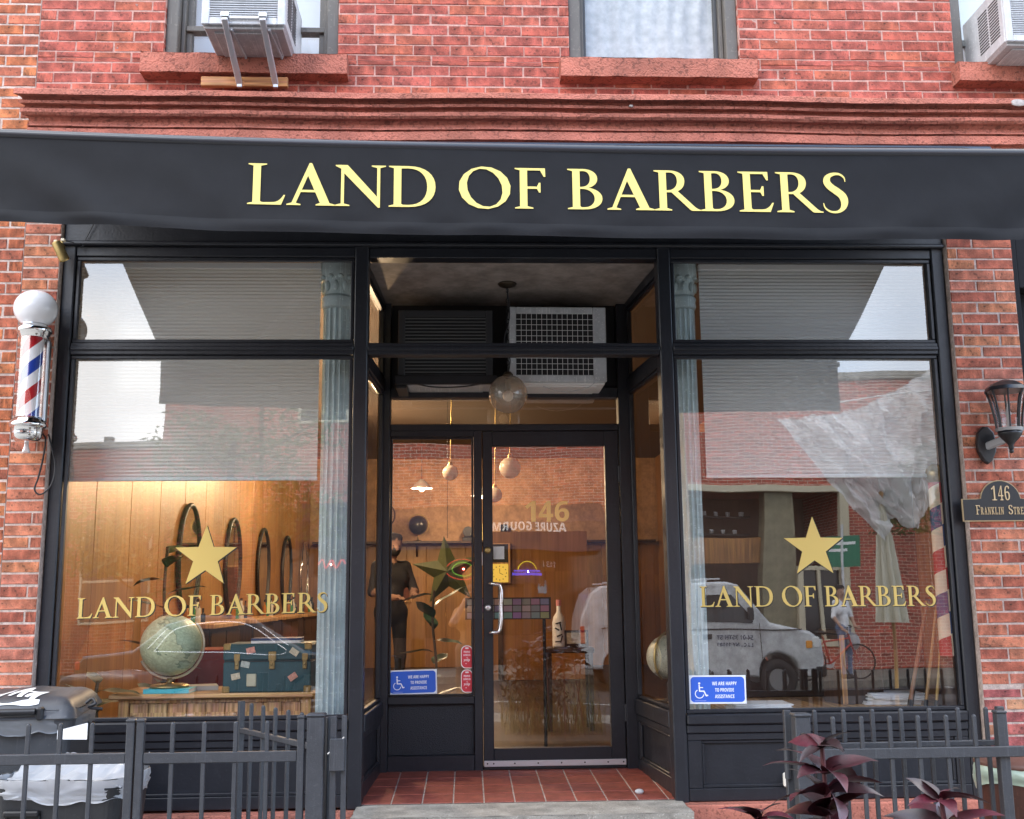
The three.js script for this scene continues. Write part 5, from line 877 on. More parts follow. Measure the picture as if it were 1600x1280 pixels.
    // partition the clock hangs on
    struct('partition', cb(.25, 1.6, .415, 2.35, -8.3, -8.16, .004), M.panel[1]);
  }
  // folded metal star leaning behind the sidelight
  {
    const t = thing('metal_star', 'large folded olive metal star hanging behind the sidelight', 'ornament', [-.17, 1.71, -2.95]); const olive = mat(L(.12, .14, .05), .5, { map: rep(T.paint, 2), side: THREE.DoubleSide });
    for (let i = 0; i < 5; i++) { const a = Math.PI / 2 + i * Math.PI * .4 + .1, b = a + Math.PI / 5, c = a - Math.PI / 5, R = .30, r = .125, pt = (q, an, z) => [q * Math.cos(an), q * Math.sin(an), z]; part(t, 'arm', quadsGeo([[pt(R, a, 0), pt(r, b, 0), [0, 0, .07]], [pt(r, c, 0), pt(R, a, 0), [0, 0, .07]], [pt(r, b, 0), pt(R, a, 0), [0, 0, -.04]], [pt(R, a, 0), pt(r, c, 0), [0, 0, -.04]]]), olive); }
    part(t, 'hanging_wire', rod([0, .28, 0], [0, 1.99, 0], .002), M.black);
  }
  // card rack, small table with sake bottle and picture
  {
    const t = thing('card_rack', 'rack of colourful small cards just inside the glass door', 'rack', [.28, 1.36, -1.35], -.12); part(t, 'board', cb(-.30, .30, -.02, .13, -.012, 0, .002), M.darkWood); part(t, 'stand', [rod([-.25, -.945, -.02], [-.25, -.02, -.02], .012), rod([.25, -.945, -.02], [.25, -.02, -.02], .012)], M.black);
    for (let r = 0; r < 3; r++) for (let c = 0; c < 9; c++) part(t, 'card', cb(-.285 + c * .064, -.285 + c * .064 + .058, -.012 + r * .046, .028 + r * .046, 0, .003, .0005), mat(L(rr(.15, .4), rr(.16, .36), rr(.15, .36)), .6));
    const tb = thing('side_table', 'slim dark wooden table inside the door at right', 'table', [.84, .415, -2.9]); part(tb, 'table_top', cb(-.20, .20, .62, .66, -.16, .16, .005), M.darkWood); for (const [x, z] of [[-.17, .13], [.17, .13], [-.17, -.13], [.17, -.13]]) part(tb, 'leg', cb(x - .018, x + .018, 0, .62, z - .018, z + .018, .003), M.darkWood);
    const bo = thing('sake_bottle', 'white bottle with black brush writing and pink cap on the side table', 'bottle', [.76, 1.076, -2.85]); part(bo, 'bottle_body', lathe([[0, 0], [.052, 0], [.056, .02], [.056, .2], [.045, .25], [.02, .29], [.018, .34], [0, .34]], 24), mat(L(.85, .85, .85), .25)); part(bo, 'cap', mv(cyl(.022, .022, .05, 14), 0, .365, 0), mat(L(.75, .3, .3), .5)); const bs = []; for (const [x, y, w, h, r] of [[-.01, .2, .05, .01, .3], [.01, .17, .012, .06, .2], [-.02, .15, .04, .012, -.5], [.0, .1, .05, .012, .4], [.015, .07, .012, .06, -.3], [-.015, .05, .045, .01, .1]]) bs.push(mv(cb(-w / 2, w / 2, -h / 2, h / 2, 0, .003, .0006), x, y, .0555, 0, 0, r)); part(bo, 'brush_writing', bs, M.black);
    const pc = thing('small_picture', 'small framed group picture on the side table', 'picture', [.90, 1.076, -2.82]); part(pc, 'frame', cb(-.10, .10, 0, .14, -.01, .01, .004), M.darkWood); part(pc, 'print', cb(-.08, .08, .03, .12, .01, .012, .001), mat(L(.6, .5, .35), .6, { map: rep(T.stucco, 8) }));
  }
  // right display: pole, canes, papers, globe
  {
    struct('added_light_blocker', cb(1.52, X1 - .02, .824, 2.6, -1.05, -1.01, .004), mat(L(.055, .032, .02), .5, { map: rep(T.panel, .6) }));  // added dark panel, blocks the lit shop so the right window stays dark
    const t = thing('wooden_barber_pole', 'tall wooden barber pole with faded stripes in the right window', 'barber pole', [2.905, .824, -.30]);
    const tx = canvasTex(128, 512, (c, w, h) => { c.fillStyle = '#e4dcc8'; c.fillRect(0, 0, w, h); const cols = ['#a81c26', null, '#1f4683', null]; for (let k = -8; k < 20; k++) { const col = cols[((k % 4) + 4) % 4]; if (!col) continue; c.fillStyle = col; const y = k * 64; c.beginPath(); c.moveTo(0, y + 64); c.lineTo(w, y + 64 - 60); c.lineTo(w, y - 60); c.lineTo(0, y); c.fill(); } });
    rawpart(t, 'striped_shaft', mv(new THREE.CylinderGeometry(.045, .052, 1.05, 28), 0, .82, 0), mat(0xffffff, .5, { map: tx })); part(t, 'base', lathe([[0, 0], [.09, 0], [.09, .06], [.06, .1], [.07, .2], [.05, .3], [0, .3]], 24), M.darkWood); part(t, 'knob', mv(new THREE.SphereGeometry(.06, 16, 12), 0, 1.40, 0), M.brass);
    const canes = [[2.64, 2.86, .60, -.30, .013, [.28, .14, .07], 'dark brown'], [2.66, 2.875, .62, -.32, .010, [.03, .03, .03], 'thin black'], [2.73, 2.92, .62, -.28, .011, [.42, .25, .1], 'tan'], [2.78, 2.95, .60, -.25, .009, [.5, .33, .1], 'pale bamboo'], [2.935, 2.985, .66, -.24, .012, [.55, .38, .08], 'yellow'], [2.96, 3.01, .60, -.26, .010, [.32, .15, .06], 'reddish brown']];
    canes.forEach(([xa, xb, l, z, r, c, w]) => { const o = thing('walking_cane', `${w} walking cane leaning at the right window corner`, 'cane', [xa, .826, z], 0, 'canes leaning in the right window'); part(o, 'shaft', rod([0, 0, 0], [xb - xa, l, -.16], r, r * .8), mat(L(...c), .4)); part(o, 'grip', mv(new THREE.SphereGeometry(r * 1.7, 12, 8), xb - xa, l, -.16), mat(L(...c), .35)); part(o, 'ferrule', rod([0, 0, 0], [(xb - xa) * .06, l * .06, -.01], r * 1.15), M.black); });
    for (const [x, z, n, lb] of [[1.72, -.30, 4, 'stack of white papers beside the blue sign'], [2.62, -.55, 7, 'stack of white magazines under the leaning canes']]) { const o = thing('paper_stack', lb, 'papers', [x, .824, z]); for (let i = 0; i < n; i++) part(o, 'sheet_bundle', mv(cb(-.17, .17, 0, .009, -.12, .12, .001), rr(-.02, .02), i * .0095, rr(-.015, .015), rr(-.15, .15)), mat(L(.7, .72, .72), .7)); }
    const bx = thing('brown_box', 'dark brown wooden box standing in the right window', 'box', [2.42, .824, -.62], .2); part(bx, 'side_board', cb(-.14, .14, 0, .42, -.12, .12, .005), M.darkWood); part(bx, 'lid', cb(-.15, .15, .42, .45, -.13, .13, .005), M.darkWood); part(bx, 'edge_strip', cb(-.15, -.12, 0, .42, .12, .135, .003), M.oak);
    const g2 = thing('floor_globe', 'large cream globe behind the right side glass of the entry', 'globe', [1.255, .824, -.62]); part(g2, 'sphere', mv(new THREE.SphereGeometry(.135, 32, 22), 0, .29, 0), mat(L(.55, .52, .38), .4, { map: rep(T.stucco, 2) })); part(g2, 'ring', mv(new THREE.TorusGeometry(.15, .007, 6, 40, 4.2), 0, .29, 0, .8), M.brass); part(g2, 'stand', lathe([[0, .14], [.015, .14], [.015, .04], [.09, .02], [.1, 0], [0, 0]], 20), M.darkWood);
  }
}
// ================================================================ people
function personGeo(bones, heads, colorOf) {       // bones: [a, b, ra, rb, colour]
  const lo = V3(9, 9, 9), hi = V3(-9, -9, -9); for (const [a, b, ra, rb] of bones) for (const [p, r] of [[a, ra], [b, rb]]) for (const k of [0, 1, 2]) { const ax = 'xyz'[k]; lo[ax] = Math.min(lo[ax], p[k] - r - .05); hi[ax] = Math.max(hi[ax], p[k] + r + .05); }
  const c = lo.clone().add(hi).multiplyScalar(.5), h = hi.clone().sub(lo).multiplyScalar(.5), R = 84;
  const mc = new MarchingCubes(R, new THREE.MeshBasicMaterial(), false, false, 60000), size = mc.size;
  const dist = (p, a, b, ra, rb) => { const bx = b[0] - a[0], by = b[1] - a[1], bz = b[2] - a[2], px = p[0] - a[0], py = p[1] - a[1], pz = p[2] - a[2]; const l = bx * bx + by * by + bz * bz + 1e-9, t = Math.max(0, Math.min(1, (px * bx + py * by + pz * bz) / l)); return Math.hypot(px - bx * t, py - by * t, pz - bz * t) - (ra + (rb - ra) * t); };
  const half = size / 2;
  for (let k = 0; k < size; k++) for (let j = 0; j < size; j++) for (let i = 0; i < size; i++) {
    const p = [c.x + h.x * (i - half) / half, c.y + h.y * (j - half) / half, c.z + h.z * (k - half) / half]; let d = 1;
    for (const [a, b, ra, rb] of bones) { const e = dist(p, a, b, ra, rb), s = .03, m = Math.max(s - Math.abs(d - e), 0) / s; d = Math.min(d, e) - m * m * s * .25; }
    mc.field[i + j * size + k * size * size] = -d;
  }
  mc.isolation = 0; mc.update();
  const n = mc.count, pos = new Float32Array(n * 3); for (let i = 0; i < n; i++) { pos[i * 3] = c.x + h.x * mc.positionArray[i * 3]; pos[i * 3 + 1] = c.y + h.y * mc.positionArray[i * 3 + 1]; pos[i * 3 + 2] = c.z + h.z * mc.positionArray[i * 3 + 2]; }
  let g = new THREE.BufferGeometry(); g.setAttribute('position', new THREE.BufferAttribute(pos, 3)); g = mergeVertices(g, .0005); g.computeVertexNormals();
  const P = g.attributes.position, col = new Float32Array(P.count * 3);
  for (let i = 0; i < P.count; i++) { const p = [P.getX(i), P.getY(i), P.getZ(i)]; let best = 9, bc = [1, 1, 1]; for (const [a, b, ra, rb, cc] of bones) { const e = dist(p, a, b, ra, rb); if (e < best) { best = e; bc = cc; } } col.set(bc, i * 3); }
  g.setAttribute('color', new THREE.BufferAttribute(col, 3)); g = g.toNonIndexed();
  return g;
}
function person(label, pos, turn, o) {
  const t = thing('person', label, 'person', pos, turn); const S = o.skin ?? [.48, .28, .2], T1 = o.top, B1 = o.legs, H = o.hair ?? [.02, .015, .012], SH = [.03, .03, .03];
  const sh = 1.42, hip = .92, b = [];
  const add = (a, c, ra, rb, col) => b.push([a, c, ra, rb, col]);
  add([0, hip, 0], [0, 1.15, 0], .125, .13, T1); add([-.06, hip + .02, 0], [.06, hip + .02, 0], .12, .12, B1); add([-.08, 1.28, 0], [.08, 1.28, 0], .125, .125, T1); add([-.15, sh - .02, 0], [.15, sh - .02, 0], .065, .065, T1); add([0, sh, 0], [0, 1.52, .01], .055, .05, S);
  const hd = o.headTilt ?? 0; add([0, 1.58, .015 + hd], [0, 1.64, .0 + hd], .078, .092, S); add([0, 1.66, -.015 + hd], [0, 1.665, -.03 + hd], .098, .098, H); add([-.045, 1.70, .045 + hd], [.045, 1.70, .045 + hd], .042, .042, H); add([0, 1.60, .09 + hd], [0, 1.585, .108 + hd], .014, .016, S); for (const s of [-1, 1]) add([s * .085, 1.60, -.01 + hd], [s * .085, 1.575, -.01 + hd], .018, .014, S);
  if (o.mask) add([0, 1.568, .045 + hd], [0, 1.56, .062 + hd], .062, .05, [.015, .015, .018]);
  if (o.longHair) add([0, 1.62, -.06], [0, 1.45, -.08], .08, .06, H);
  const legs = o.legPose ?? [[[-.09, hip, 0], [-.10, .49, .02], [-.10, .09, -.01]], [[.09, hip, 0], [.10, .49, .02], [.10, .09, -.01]]];
  for (const [h0, k0, a0] of legs) { add(h0, k0, .088, .06, B1); add(k0, a0, .058, .042, B1); add(a0, [a0[0], .045, a0[2] + .01], .045, .045, SH); add([a0[0], .045, a0[2] - .03], [a0[0] * 1.1, .04, a0[2] + .14], .042, .034, SH); }
  const extra = [];
  for (const [s0, e0, w0, fd] of o.arms) {          // shoulder, elbow, wrist, finger direction
    add(s0, e0, .055, .043, o.sleeve ? T1 : T1); add([s0[0] + (e0[0] - s0[0]) * .55, s0[1] + (e0[1] - s0[1]) * .55, s0[2] + (e0[2] - s0[2]) * .55], e0, .042, .040, o.sleeve ? T1 : S); add(e0, w0, .040, .028, S);
    const d = V3(...fd).normalize(), side = V3(0, 1, 0).cross(d); if (side.length() < .1) side.set(1, 0, 0); side.normalize(); const W = V3(...w0), palm = W.clone().addScaledVector(d, .075); add(w0, palm.toArray(), .026, .030, S);
    const nrm = d.clone().cross(side);
    for (let f = 0; f < 4; f++) { const r0 = palm.clone().addScaledVector(side, (f - 1.5) * .019), k1 = r0.clone().addScaledVector(d, .042 - Math.abs(f - 1.4) * .004), k2 = k1.clone().addScaledVector(d, .024).addScaledVector(nrm, -.018); extra.push(rod(r0.toArray(), k1.toArray(), .009, .0082, 7), rod(k1.toArray(), k2.toArray(), .0082, .0065, 7), mv(new THREE.SphereGeometry(.0068, 6, 5), k2.x, k2.y, k2.z)); }
    const th = W.clone().addScaledVector(d, .03).addScaledVector(side, .026), th2 = th.clone().addScaledVector(d, .035).addScaledVector(side, .022); extra.push(rod(th.toArray(), th2.toArray(), .0105, .008, 7), mv(new THREE.SphereGeometry(.0082, 6, 5), th2.x, th2.y, th2.z));
  }
  for (const s of [-1, 1]) extra.push(mv(new THREE.SphereGeometry(.010, 8, 6), s * .032, 1.612, .083 + hd));
  const colored = extra.map((g, i) => { const isEye = i >= extra.length - 2, cc = isEye ? [.02, .02, .02] : S; const q = g.toNonIndexed(); const c = new Float32Array(q.attributes.position.count * 3); for (let k = 0; k < c.length; k++) c[k] = cc[k % 3]; q.setAttribute('color', new THREE.BufferAttribute(c, 3)); return q; });
  const mouth = (() => { const q = cbc(0, 1.555, .095 + hd, .04, .008, .006, .002); const c = new Float32Array(q.attributes.position.count * 3); for (let k = 0; k < c.length; k++) c[k] = [.3, .1, .09][k % 3]; q.setAttribute('color', new THREE.BufferAttribute(c, 3)); return q; })();
  const all = [personGeo(b), ...colored, mouth].map(g => { for (const k of Object.keys(g.attributes)) if (!['position', 'normal', 'color'].includes(k)) g.deleteAttribute(k); return g; });
  part(t, 'body', merge(all), mat(0xffffff, .75, { vertexColors: true })); return t;
}
person('barber in black clothes standing behind the sidelight', [-.80, .415, -5.2], .5, { top: [.012, .012, .014], legs: [.012, .012, .014], skin: [.30, .17, .12], mask: true, sleeve: true, headTilt: .03, arms: [[[-.17, 1.40, 0], [-.24, 1.14, .06], [-.10, 1.08, .28], [.3, 0, 1]], [[.17, 1.40, 0], [.24, 1.14, .06], [.12, 1.10, .28], [-.2, .1, 1]]] });
person('person in white shirt and jeans across the street beside a red bicycle', [7.35, -.13, 14.9], 2.6, { top: [.78, .78, .8], legs: [.13, .2, .34], arms: [[[-.17, 1.40, 0], [-.26, 1.15, .03], [-.14, 1.0, .2], [.2, -.2, 1]], [[.17, 1.40, 0], [.27, 1.15, .0], [.22, .95, .16], [0, -.4, 1]]] });
{
  const ph = person('photographer in tan shirt standing on the pavement opposite the door', [0.02, -.11, 6.52], Math.PI, { top: [.42, .19, .07], legs: [.16, .10, .07], hair: [.02, .015, .012], longHair: true, arms: [[[-.17, 1.42, 0], [-.22, 1.28, .16], [-.085, 1.56, .265], [.3, .5, .15]], [[.17, 1.42, 0], [.22, 1.28, .16], [.085, 1.56, .265], [-.3, .5, .15]]] });
  const t = thing('mobile_phone', 'dark phone held up by the photographer on the pavement', 'phone', [0, 1.5, 6.225]); part(t, 'case', cb(-.08, .08, -.038, .038, .002, .011, .003), M.black); part(t, 'lens', [mv(cyl(.008, .008, .002, 14), .055, .018, .0005, 0, Math.PI / 2)], mat(L(.02, .02, .03), .1));
}
// ================================================================ across the street
const brickWall = mat(L(1, 1, 1), .9, { map: rep(T.wallbrick, .58) });
const brickDark = mat(L(.7, .62, .6), .9, { map: rep(T.wallbrick, .58) });
const darkGlass = mat(L(.02, .022, .025), .08);
function farWindow(parent, x, y, w, h, z, fm) { const f = part(parent, 'window', [cb(x - w / 2 - .06, x + w / 2 + .06, y, y + .06, z - .05, z + .02, .01), cb(x - w / 2 - .06, x + w / 2 + .06, y + h - .06, y + h, z - .05, z + .02, .01), cb(x - w / 2 - .06, x - w / 2, y + .06, y + h - .06, z - .05, z + .02, .01), cb(x + w / 2, x + w / 2 + .06, y + .06, y + h - .06, z - .05, z + .02, .01), cb(x - w / 2, x + w / 2, y + h / 2 - .025, y + h / 2 + .025, z - .03, z + .02, .005)], fm); part(f, 'pane', cb(x - w / 2, x + w / 2, y + .06, y + h - .06, z - .012, z - .004, .001), darkGlass); return f; }
{
  const Z = 17.5, cream = mat(L(.62, .56, .42), .6), maroon = mat(L(.085, .035, .025), .5, { map: rep(T.wood, .4) });
  // low brick house, left in the reflection
  const a = thing('low_brick_building', 'low brown brick building across the street with flat parapet', 'building'); part(a, 'wall', cb(-15, -6.82, -.13, 4.8, Z, Z + 6, .02), brickDark); part(a, 'raised_wall', cb(-6.82, -4.6, -.13, 5.9, Z - .05, Z + 6, .02), brickDark); part(a, 'parapet', [cb(-15.05, -6.83, 4.8, 4.96, Z - .06, Z + 6, .02)], M.concrete); part(a, 'parapet', [cb(-6.85, -4.55, 5.9, 6.05, Z - .1, Z + 6, .02)], M.concrete); for (const x of [-13, -10.4, -7.6]) farWindow(a, x, 1.0, 1.3, 1.9, Z, cream); part(a, 'door', cb(-6.1, -5.1, -.13, 2.1, Z - .09, Z - .03, .01), maroon);
  const rt = part(a, 'roof_vent', [cb(-8.2, -8.0, 4.96, 5.15, Z + .4, Z + .6, .01), cb(-9.4, -8.9, 4.96, 5.06, Z + .5, Z + .9, .01)], M.concrete);
  // deli building
  const b = thing('deli_building', 'brick building across the street with the delicatessen shopfront', 'building'); part(b, 'wall', [cb(-4.5, 4.25, 3.4, 9.2, Z, Z + 7, .02)], brickWall); part(b, 'cornice', cb(-4.55, 4.3, 9.2, 9.6, Z - .3, Z + .3, .04), maroon); for (const x of [-3.2, -1.0, 1.6, 3.3]) { farWindow(b, x, 5.3, .9, 1.7, Z, cream);  }
  part(b, 'shop_wall', [cb(-4.5, -3.9, -.13, 3.4, Z, Z + .4, .02), cb(-1.35, -1.0, -.13, 3.4, Z, Z + .4, .02), cb(3.3, 4.25, -.13, 3.4, Z, Z + .4, .02), cb(-3.9, 3.3, -.13, .6, Z, Z + .4, .02), cb(-3.9, 3.3, 2.6, 3.4, Z + .01, Z + .39, .02), cb(1.3, 1.5, .6, 2.6, Z + .01, Z + .39, .02)], maroon); part(b, 'back_wall', cb(-4.4, 4.2, -.13, 3.4, Z + 2.5, Z + 2.6, .02), mat(L(.2, .12, .07), .8));
  part(b, 'shop_window', [cb(-3.9, -1.35, .6, 2.6, Z + .15, Z + .16, .002), cb(-1.0, 1.3, .6, 2.6, Z + .15, Z + .16, .002), cb(1.5, 3.3, .6, 2.6, Z + .15, Z + .16, .002)], darkGlass);
  const s113 = part(b, 'house_number', mv(fitText('113 B', fSans, .42, .13, .01), 1.95, 2.2, 0, Math.PI), M.white); s113.position.set(0, 0, 0); s113.geometry.translate(0, 0, Z - .012);
  // its awning with the name
  const d = thing('deli_awning', 'dark blue awning with white delicatessen name across the street', 'awning'); const am = mat(L(.022, .02, .045), .6, { side: THREE.DoubleSide }); part(d, 'canopy', [quadsGeo([[[-3.6, 3.15, 16.45], [3.2, 3.15, 16.45], [3.2, 3.62, 17.49], [-3.6, 3.62, 17.49]]])], am); part(d, 'valance', [cb(-3.6, 3.2, 2.52, 3.15, 16.44, 16.46, .004), quadsGeo([[[3.2, 2.52, 16.45], [3.2, 2.62, 17.49], [3.2, 3.62, 17.49], [3.2, 3.15, 16.45]]]), quadsGeo([[[-3.6, 2.52, 16.45], [-3.6, 2.62, 17.49], [-3.6, 3.62, 17.49], [-3.6, 3.15, 16.45]]])], am);
  part(d, 'lettering', mv(fitText('AZURE GOURMET', fSans, 2.06, .20, .01).rotateY(Math.PI), 1.33, 2.93, 16.436), M.white);
  // neon signs in its window
  const neon = (lb, x, y, parts) => { const t = thing('neon_sign', lb, 'neon sign', [x, y, 16.9], 0, 'neon signs in the delicatessen window'); part(t, 'back_panel', cb(-.4, .4, -.26, .26, .012, .02, .002), M.black); for (const [nm, g, c] of parts) part(t, nm, g, new THREE.MeshStandardMaterial({ color: 0, emissive: L(...c), emissiveIntensity: 1.3 })); t.position.z = 17.45; const pl = new THREE.PointLight(L(...parts[0][2]), .25, 0, 2); pl.position.set(0, 0, -.1); pl.castShadow = true; t.add(pl); };
  const arcT = (r, a0, a1, sy = 1) => { const p = []; for (let i = 0; i <= 12; i++) { const a = a0 + (a1 - a0) * i / 12; p.push([r * Math.cos(a), r * sy * Math.sin(a), 0]); } return tube(p, .012, 30, 6); };
  neon('round red and green neon sign in delicatessen window', -.18, 2.08, [['red_arc', [arcT(.36, .3, 2.84, .62), arcT(.36, 3.5, 5.9, .62)], [1, .08, .06]], ['green_oval', [arcT(.24, 0, 6.28, .62)], [.25, .7, .08]]]);
  neon('blue and yellow neon arch in delicatessen window', 1.40, 2.08, [['blue_bar', [rod([-.34, -.05, 0], [.34, -.05, 0], .03), rod([-.3, .02, 0], [.3, .02, 0], .02)], [.1, .1, 1]], ['yellow_arc', [arcT(.22, .2, 2.94)], [1, .8, .05]]]);
  neon('small red neon sign at left end of the delicatessen', -2.9, 2.2, [['red_script', [tube([[-.3, 0, 0], [-.2, .12, 0], [-.12, -.08, 0], [0, .1, 0], [.1, -.08, 0], [.22, .1, 0], [.3, 0, 0]], .022, 50, 6)], [1, .1, .06]]]);
  const ga = thing('grade_card', 'pale blue letter grade card in the delicatessen window', 'sign', [1.75, 1.75, 17.63]); part(ga, 'card', cb(-.11, .11, -.15, .15, 0, .004, .001), mat(L(.15, .45, .6), .6)); part(ga, 'letter', mv(fitText('A', fSans, .11, .13, .003).rotateY(Math.PI), 0, .0, -.003), M.black); ga.position.z = 17.61;
  // cafe on the right
  const c = thing('cafe_building', 'brick cafe building across the street with cream framed opening', 'building'); part(c, 'wall', [cb(4.28, 4.75, -.13, 6.3, Z, Z + 7, .02), cb(8.45, 14, -.13, 6.3, Z, Z + 7, .02), cb(4.75, 8.45, 3.9, 6.3, Z, Z + 7, .02), cb(4.75, 8.45, -.13, .35, Z, Z + .4, .02)], brickWall); part(c, 'parapet', cb(4.25, 14.05, 6.3, 6.5, Z - .08, Z + 7, .02), M.concrete);
  part(c, 'opening_frame', [cb(4.7, 8.5, 3.78, 3.92, Z - .08, Z + .1, .01), cb(4.7, 4.86, .3, 3.78, Z - .08, Z + .1, .01), cb(8.3, 8.5, .3, 3.78, Z - .08, Z + .1, .01)], cream); part(c, 'tiled_pillar', cb(6.65, 7.3, -.1, 3.78, Z + .1, Z + .5, .01), mat(L(.30, .29, .19), .5, { map: rep(T.tile, 1) }));
  const lowWin = part(c, 'service_window', [cb(7.3, 8.3, 1.95, 2.05, Z - .02, Z + .2, .01), cb(7.3, 8.3, .35, .5, Z - .02, Z + .2, .01), cb(7.3, 7.42, .5, 1.95, Z - .02, Z + .2, .01), cb(7.75, 7.83, .5, 1.95, Z - .02, Z + .2, .01)], cream); part(lowWin, 'pane', cb(7.42, 8.3, .5, 1.95, Z + .08, Z + .09, .002), darkGlass);
  part(c, 'wood_fascia', cb(4.86, 6.65, 2.2, 2.8, Z + .3, Z + .4, .01), mat(L(.5, .25, .08), .5, { map: rep(T.wood, .5) })); part(c, 'back_wall', cb(4.7, 8.5, -.1, 3.9, Z + 3, Z + 3.1, .02), mat(L(.22, .13, .08), .8)); part(c, 'shelf', [cb(5.3, 6.6, 3.3, 3.34, Z + .9, Z + 1.2, .005), cb(5.3, 6.6, 2.9, 2.94, Z + .9, Z + 1.2, .005)], M.darkWood);
  for (let i = 0; i < 8; i++) { const t = thing('cafe_cup', `${['first', 'second', 'third', 'fourth'][i >> 1]} white cup on the ${i % 2 ? 'upper' : 'lower'} shelf of the cafe across the street`, 'cup', [5.4 + i * .15, i % 2 ? 3.342 : 2.942, Z + 1.05], 0, 'cups on the cafe shelf'); part(t, 'cup', lathe([[0, 0], [.045, 0], [.055, .1], [.05, .1], [.042, .01], [0, .01]], 14), M.white); }
  const sg = thing('street_sign', 'green street sign on a post across the street', 'sign', [7.55, -.13, 15.2]); part(sg, 'post', mv(cyl(.03, .03, 3.0, 10), 0, 1.5, 0), M.steel); part(sg, 'plate', cb(-.35, .35, 2.1, 2.75, -.012, .012, .004), mat(L(.02, .18, .1), .5)); part(sg, 'legend', [cb(-.26, .26, 2.56, 2.62, -.016, -.012, .001), cb(-.26, .1, 2.42, 2.48, -.016, -.012, .001)], M.white);
  // street tree
  for (const [x, z, h, r, lb] of [[-4.7, 15.3, 6.3, 2.0, 'small leafy street tree in front of the low brick building'], [-6.6, 15.6, 4.3, 1.4, 'lower leafy street tree farther left across the street'], [10.4, 15.4, 6.2, 1.9, 'leafy street tree beside the cafe across the street']]) {
    const t = thing('street_tree', lb, 'tree', [x, -.13, z], 0, 'street trees'); const brn = mat(L(.09, .06, .04), .9, { map: rep(T.brickBump, 4) });
    const limbs = [tube([[0, 0, 0], [.04, h * .25, .02], [-.03, h * .5, 0], [.02, h * .75, .03]], .07, 24, 8)]; const tips = [];
    for (let i = 0; i < 9; i++) { const a = i * 2.4, y0 = h * (.38 + .04 * i), L2 = r * rr(.6, .95), e = [Math.cos(a) * L2, y0 + rr(.3, .9), Math.sin(a) * L2]; limbs.push(tube([[0, y0, 0], [e[0] * .5, y0 + .25, e[2] * .5], e], .025, 12, 6)); tips.push(e, [e[0] * .55, e[1], e[2] * .55]); }
    part(t, 'trunk', limbs, brn);
    const lv = []; for (let i = 0; i < 4200; i++) { const tp = tips[Math.floor(rnd() * tips.length)], s = rr(.05, .09), a = rr(0, 6.28), g = [[-s, 0, 0], [0, -s * .35, s * .2], [s, 0, 0], [0, s * .35, -s * .1]].map(p => V3(...p)); const qn = new THREE.Quaternion().setFromEuler(new THREE.Euler(rr(-1, 1), a, rr(-1, 1))), o = V3(tp[0] + rr(-.5, .5) * rr(.3, 1.3), tp[1] + rr(-.45, .5), tp[2] + rr(-.5, .5) * rr(.3, 1.3)); lv.push(g.map(p => p.applyQuaternion(qn).add(o).toArray())); }
    part(t, 'crown', quadsGeo(lv), new THREE.MeshPhysicalMaterial({ color: L(.09, .13, .035), roughness: .7, transmission: .25, thickness: 0, side: THREE.DoubleSide }));
  }
}
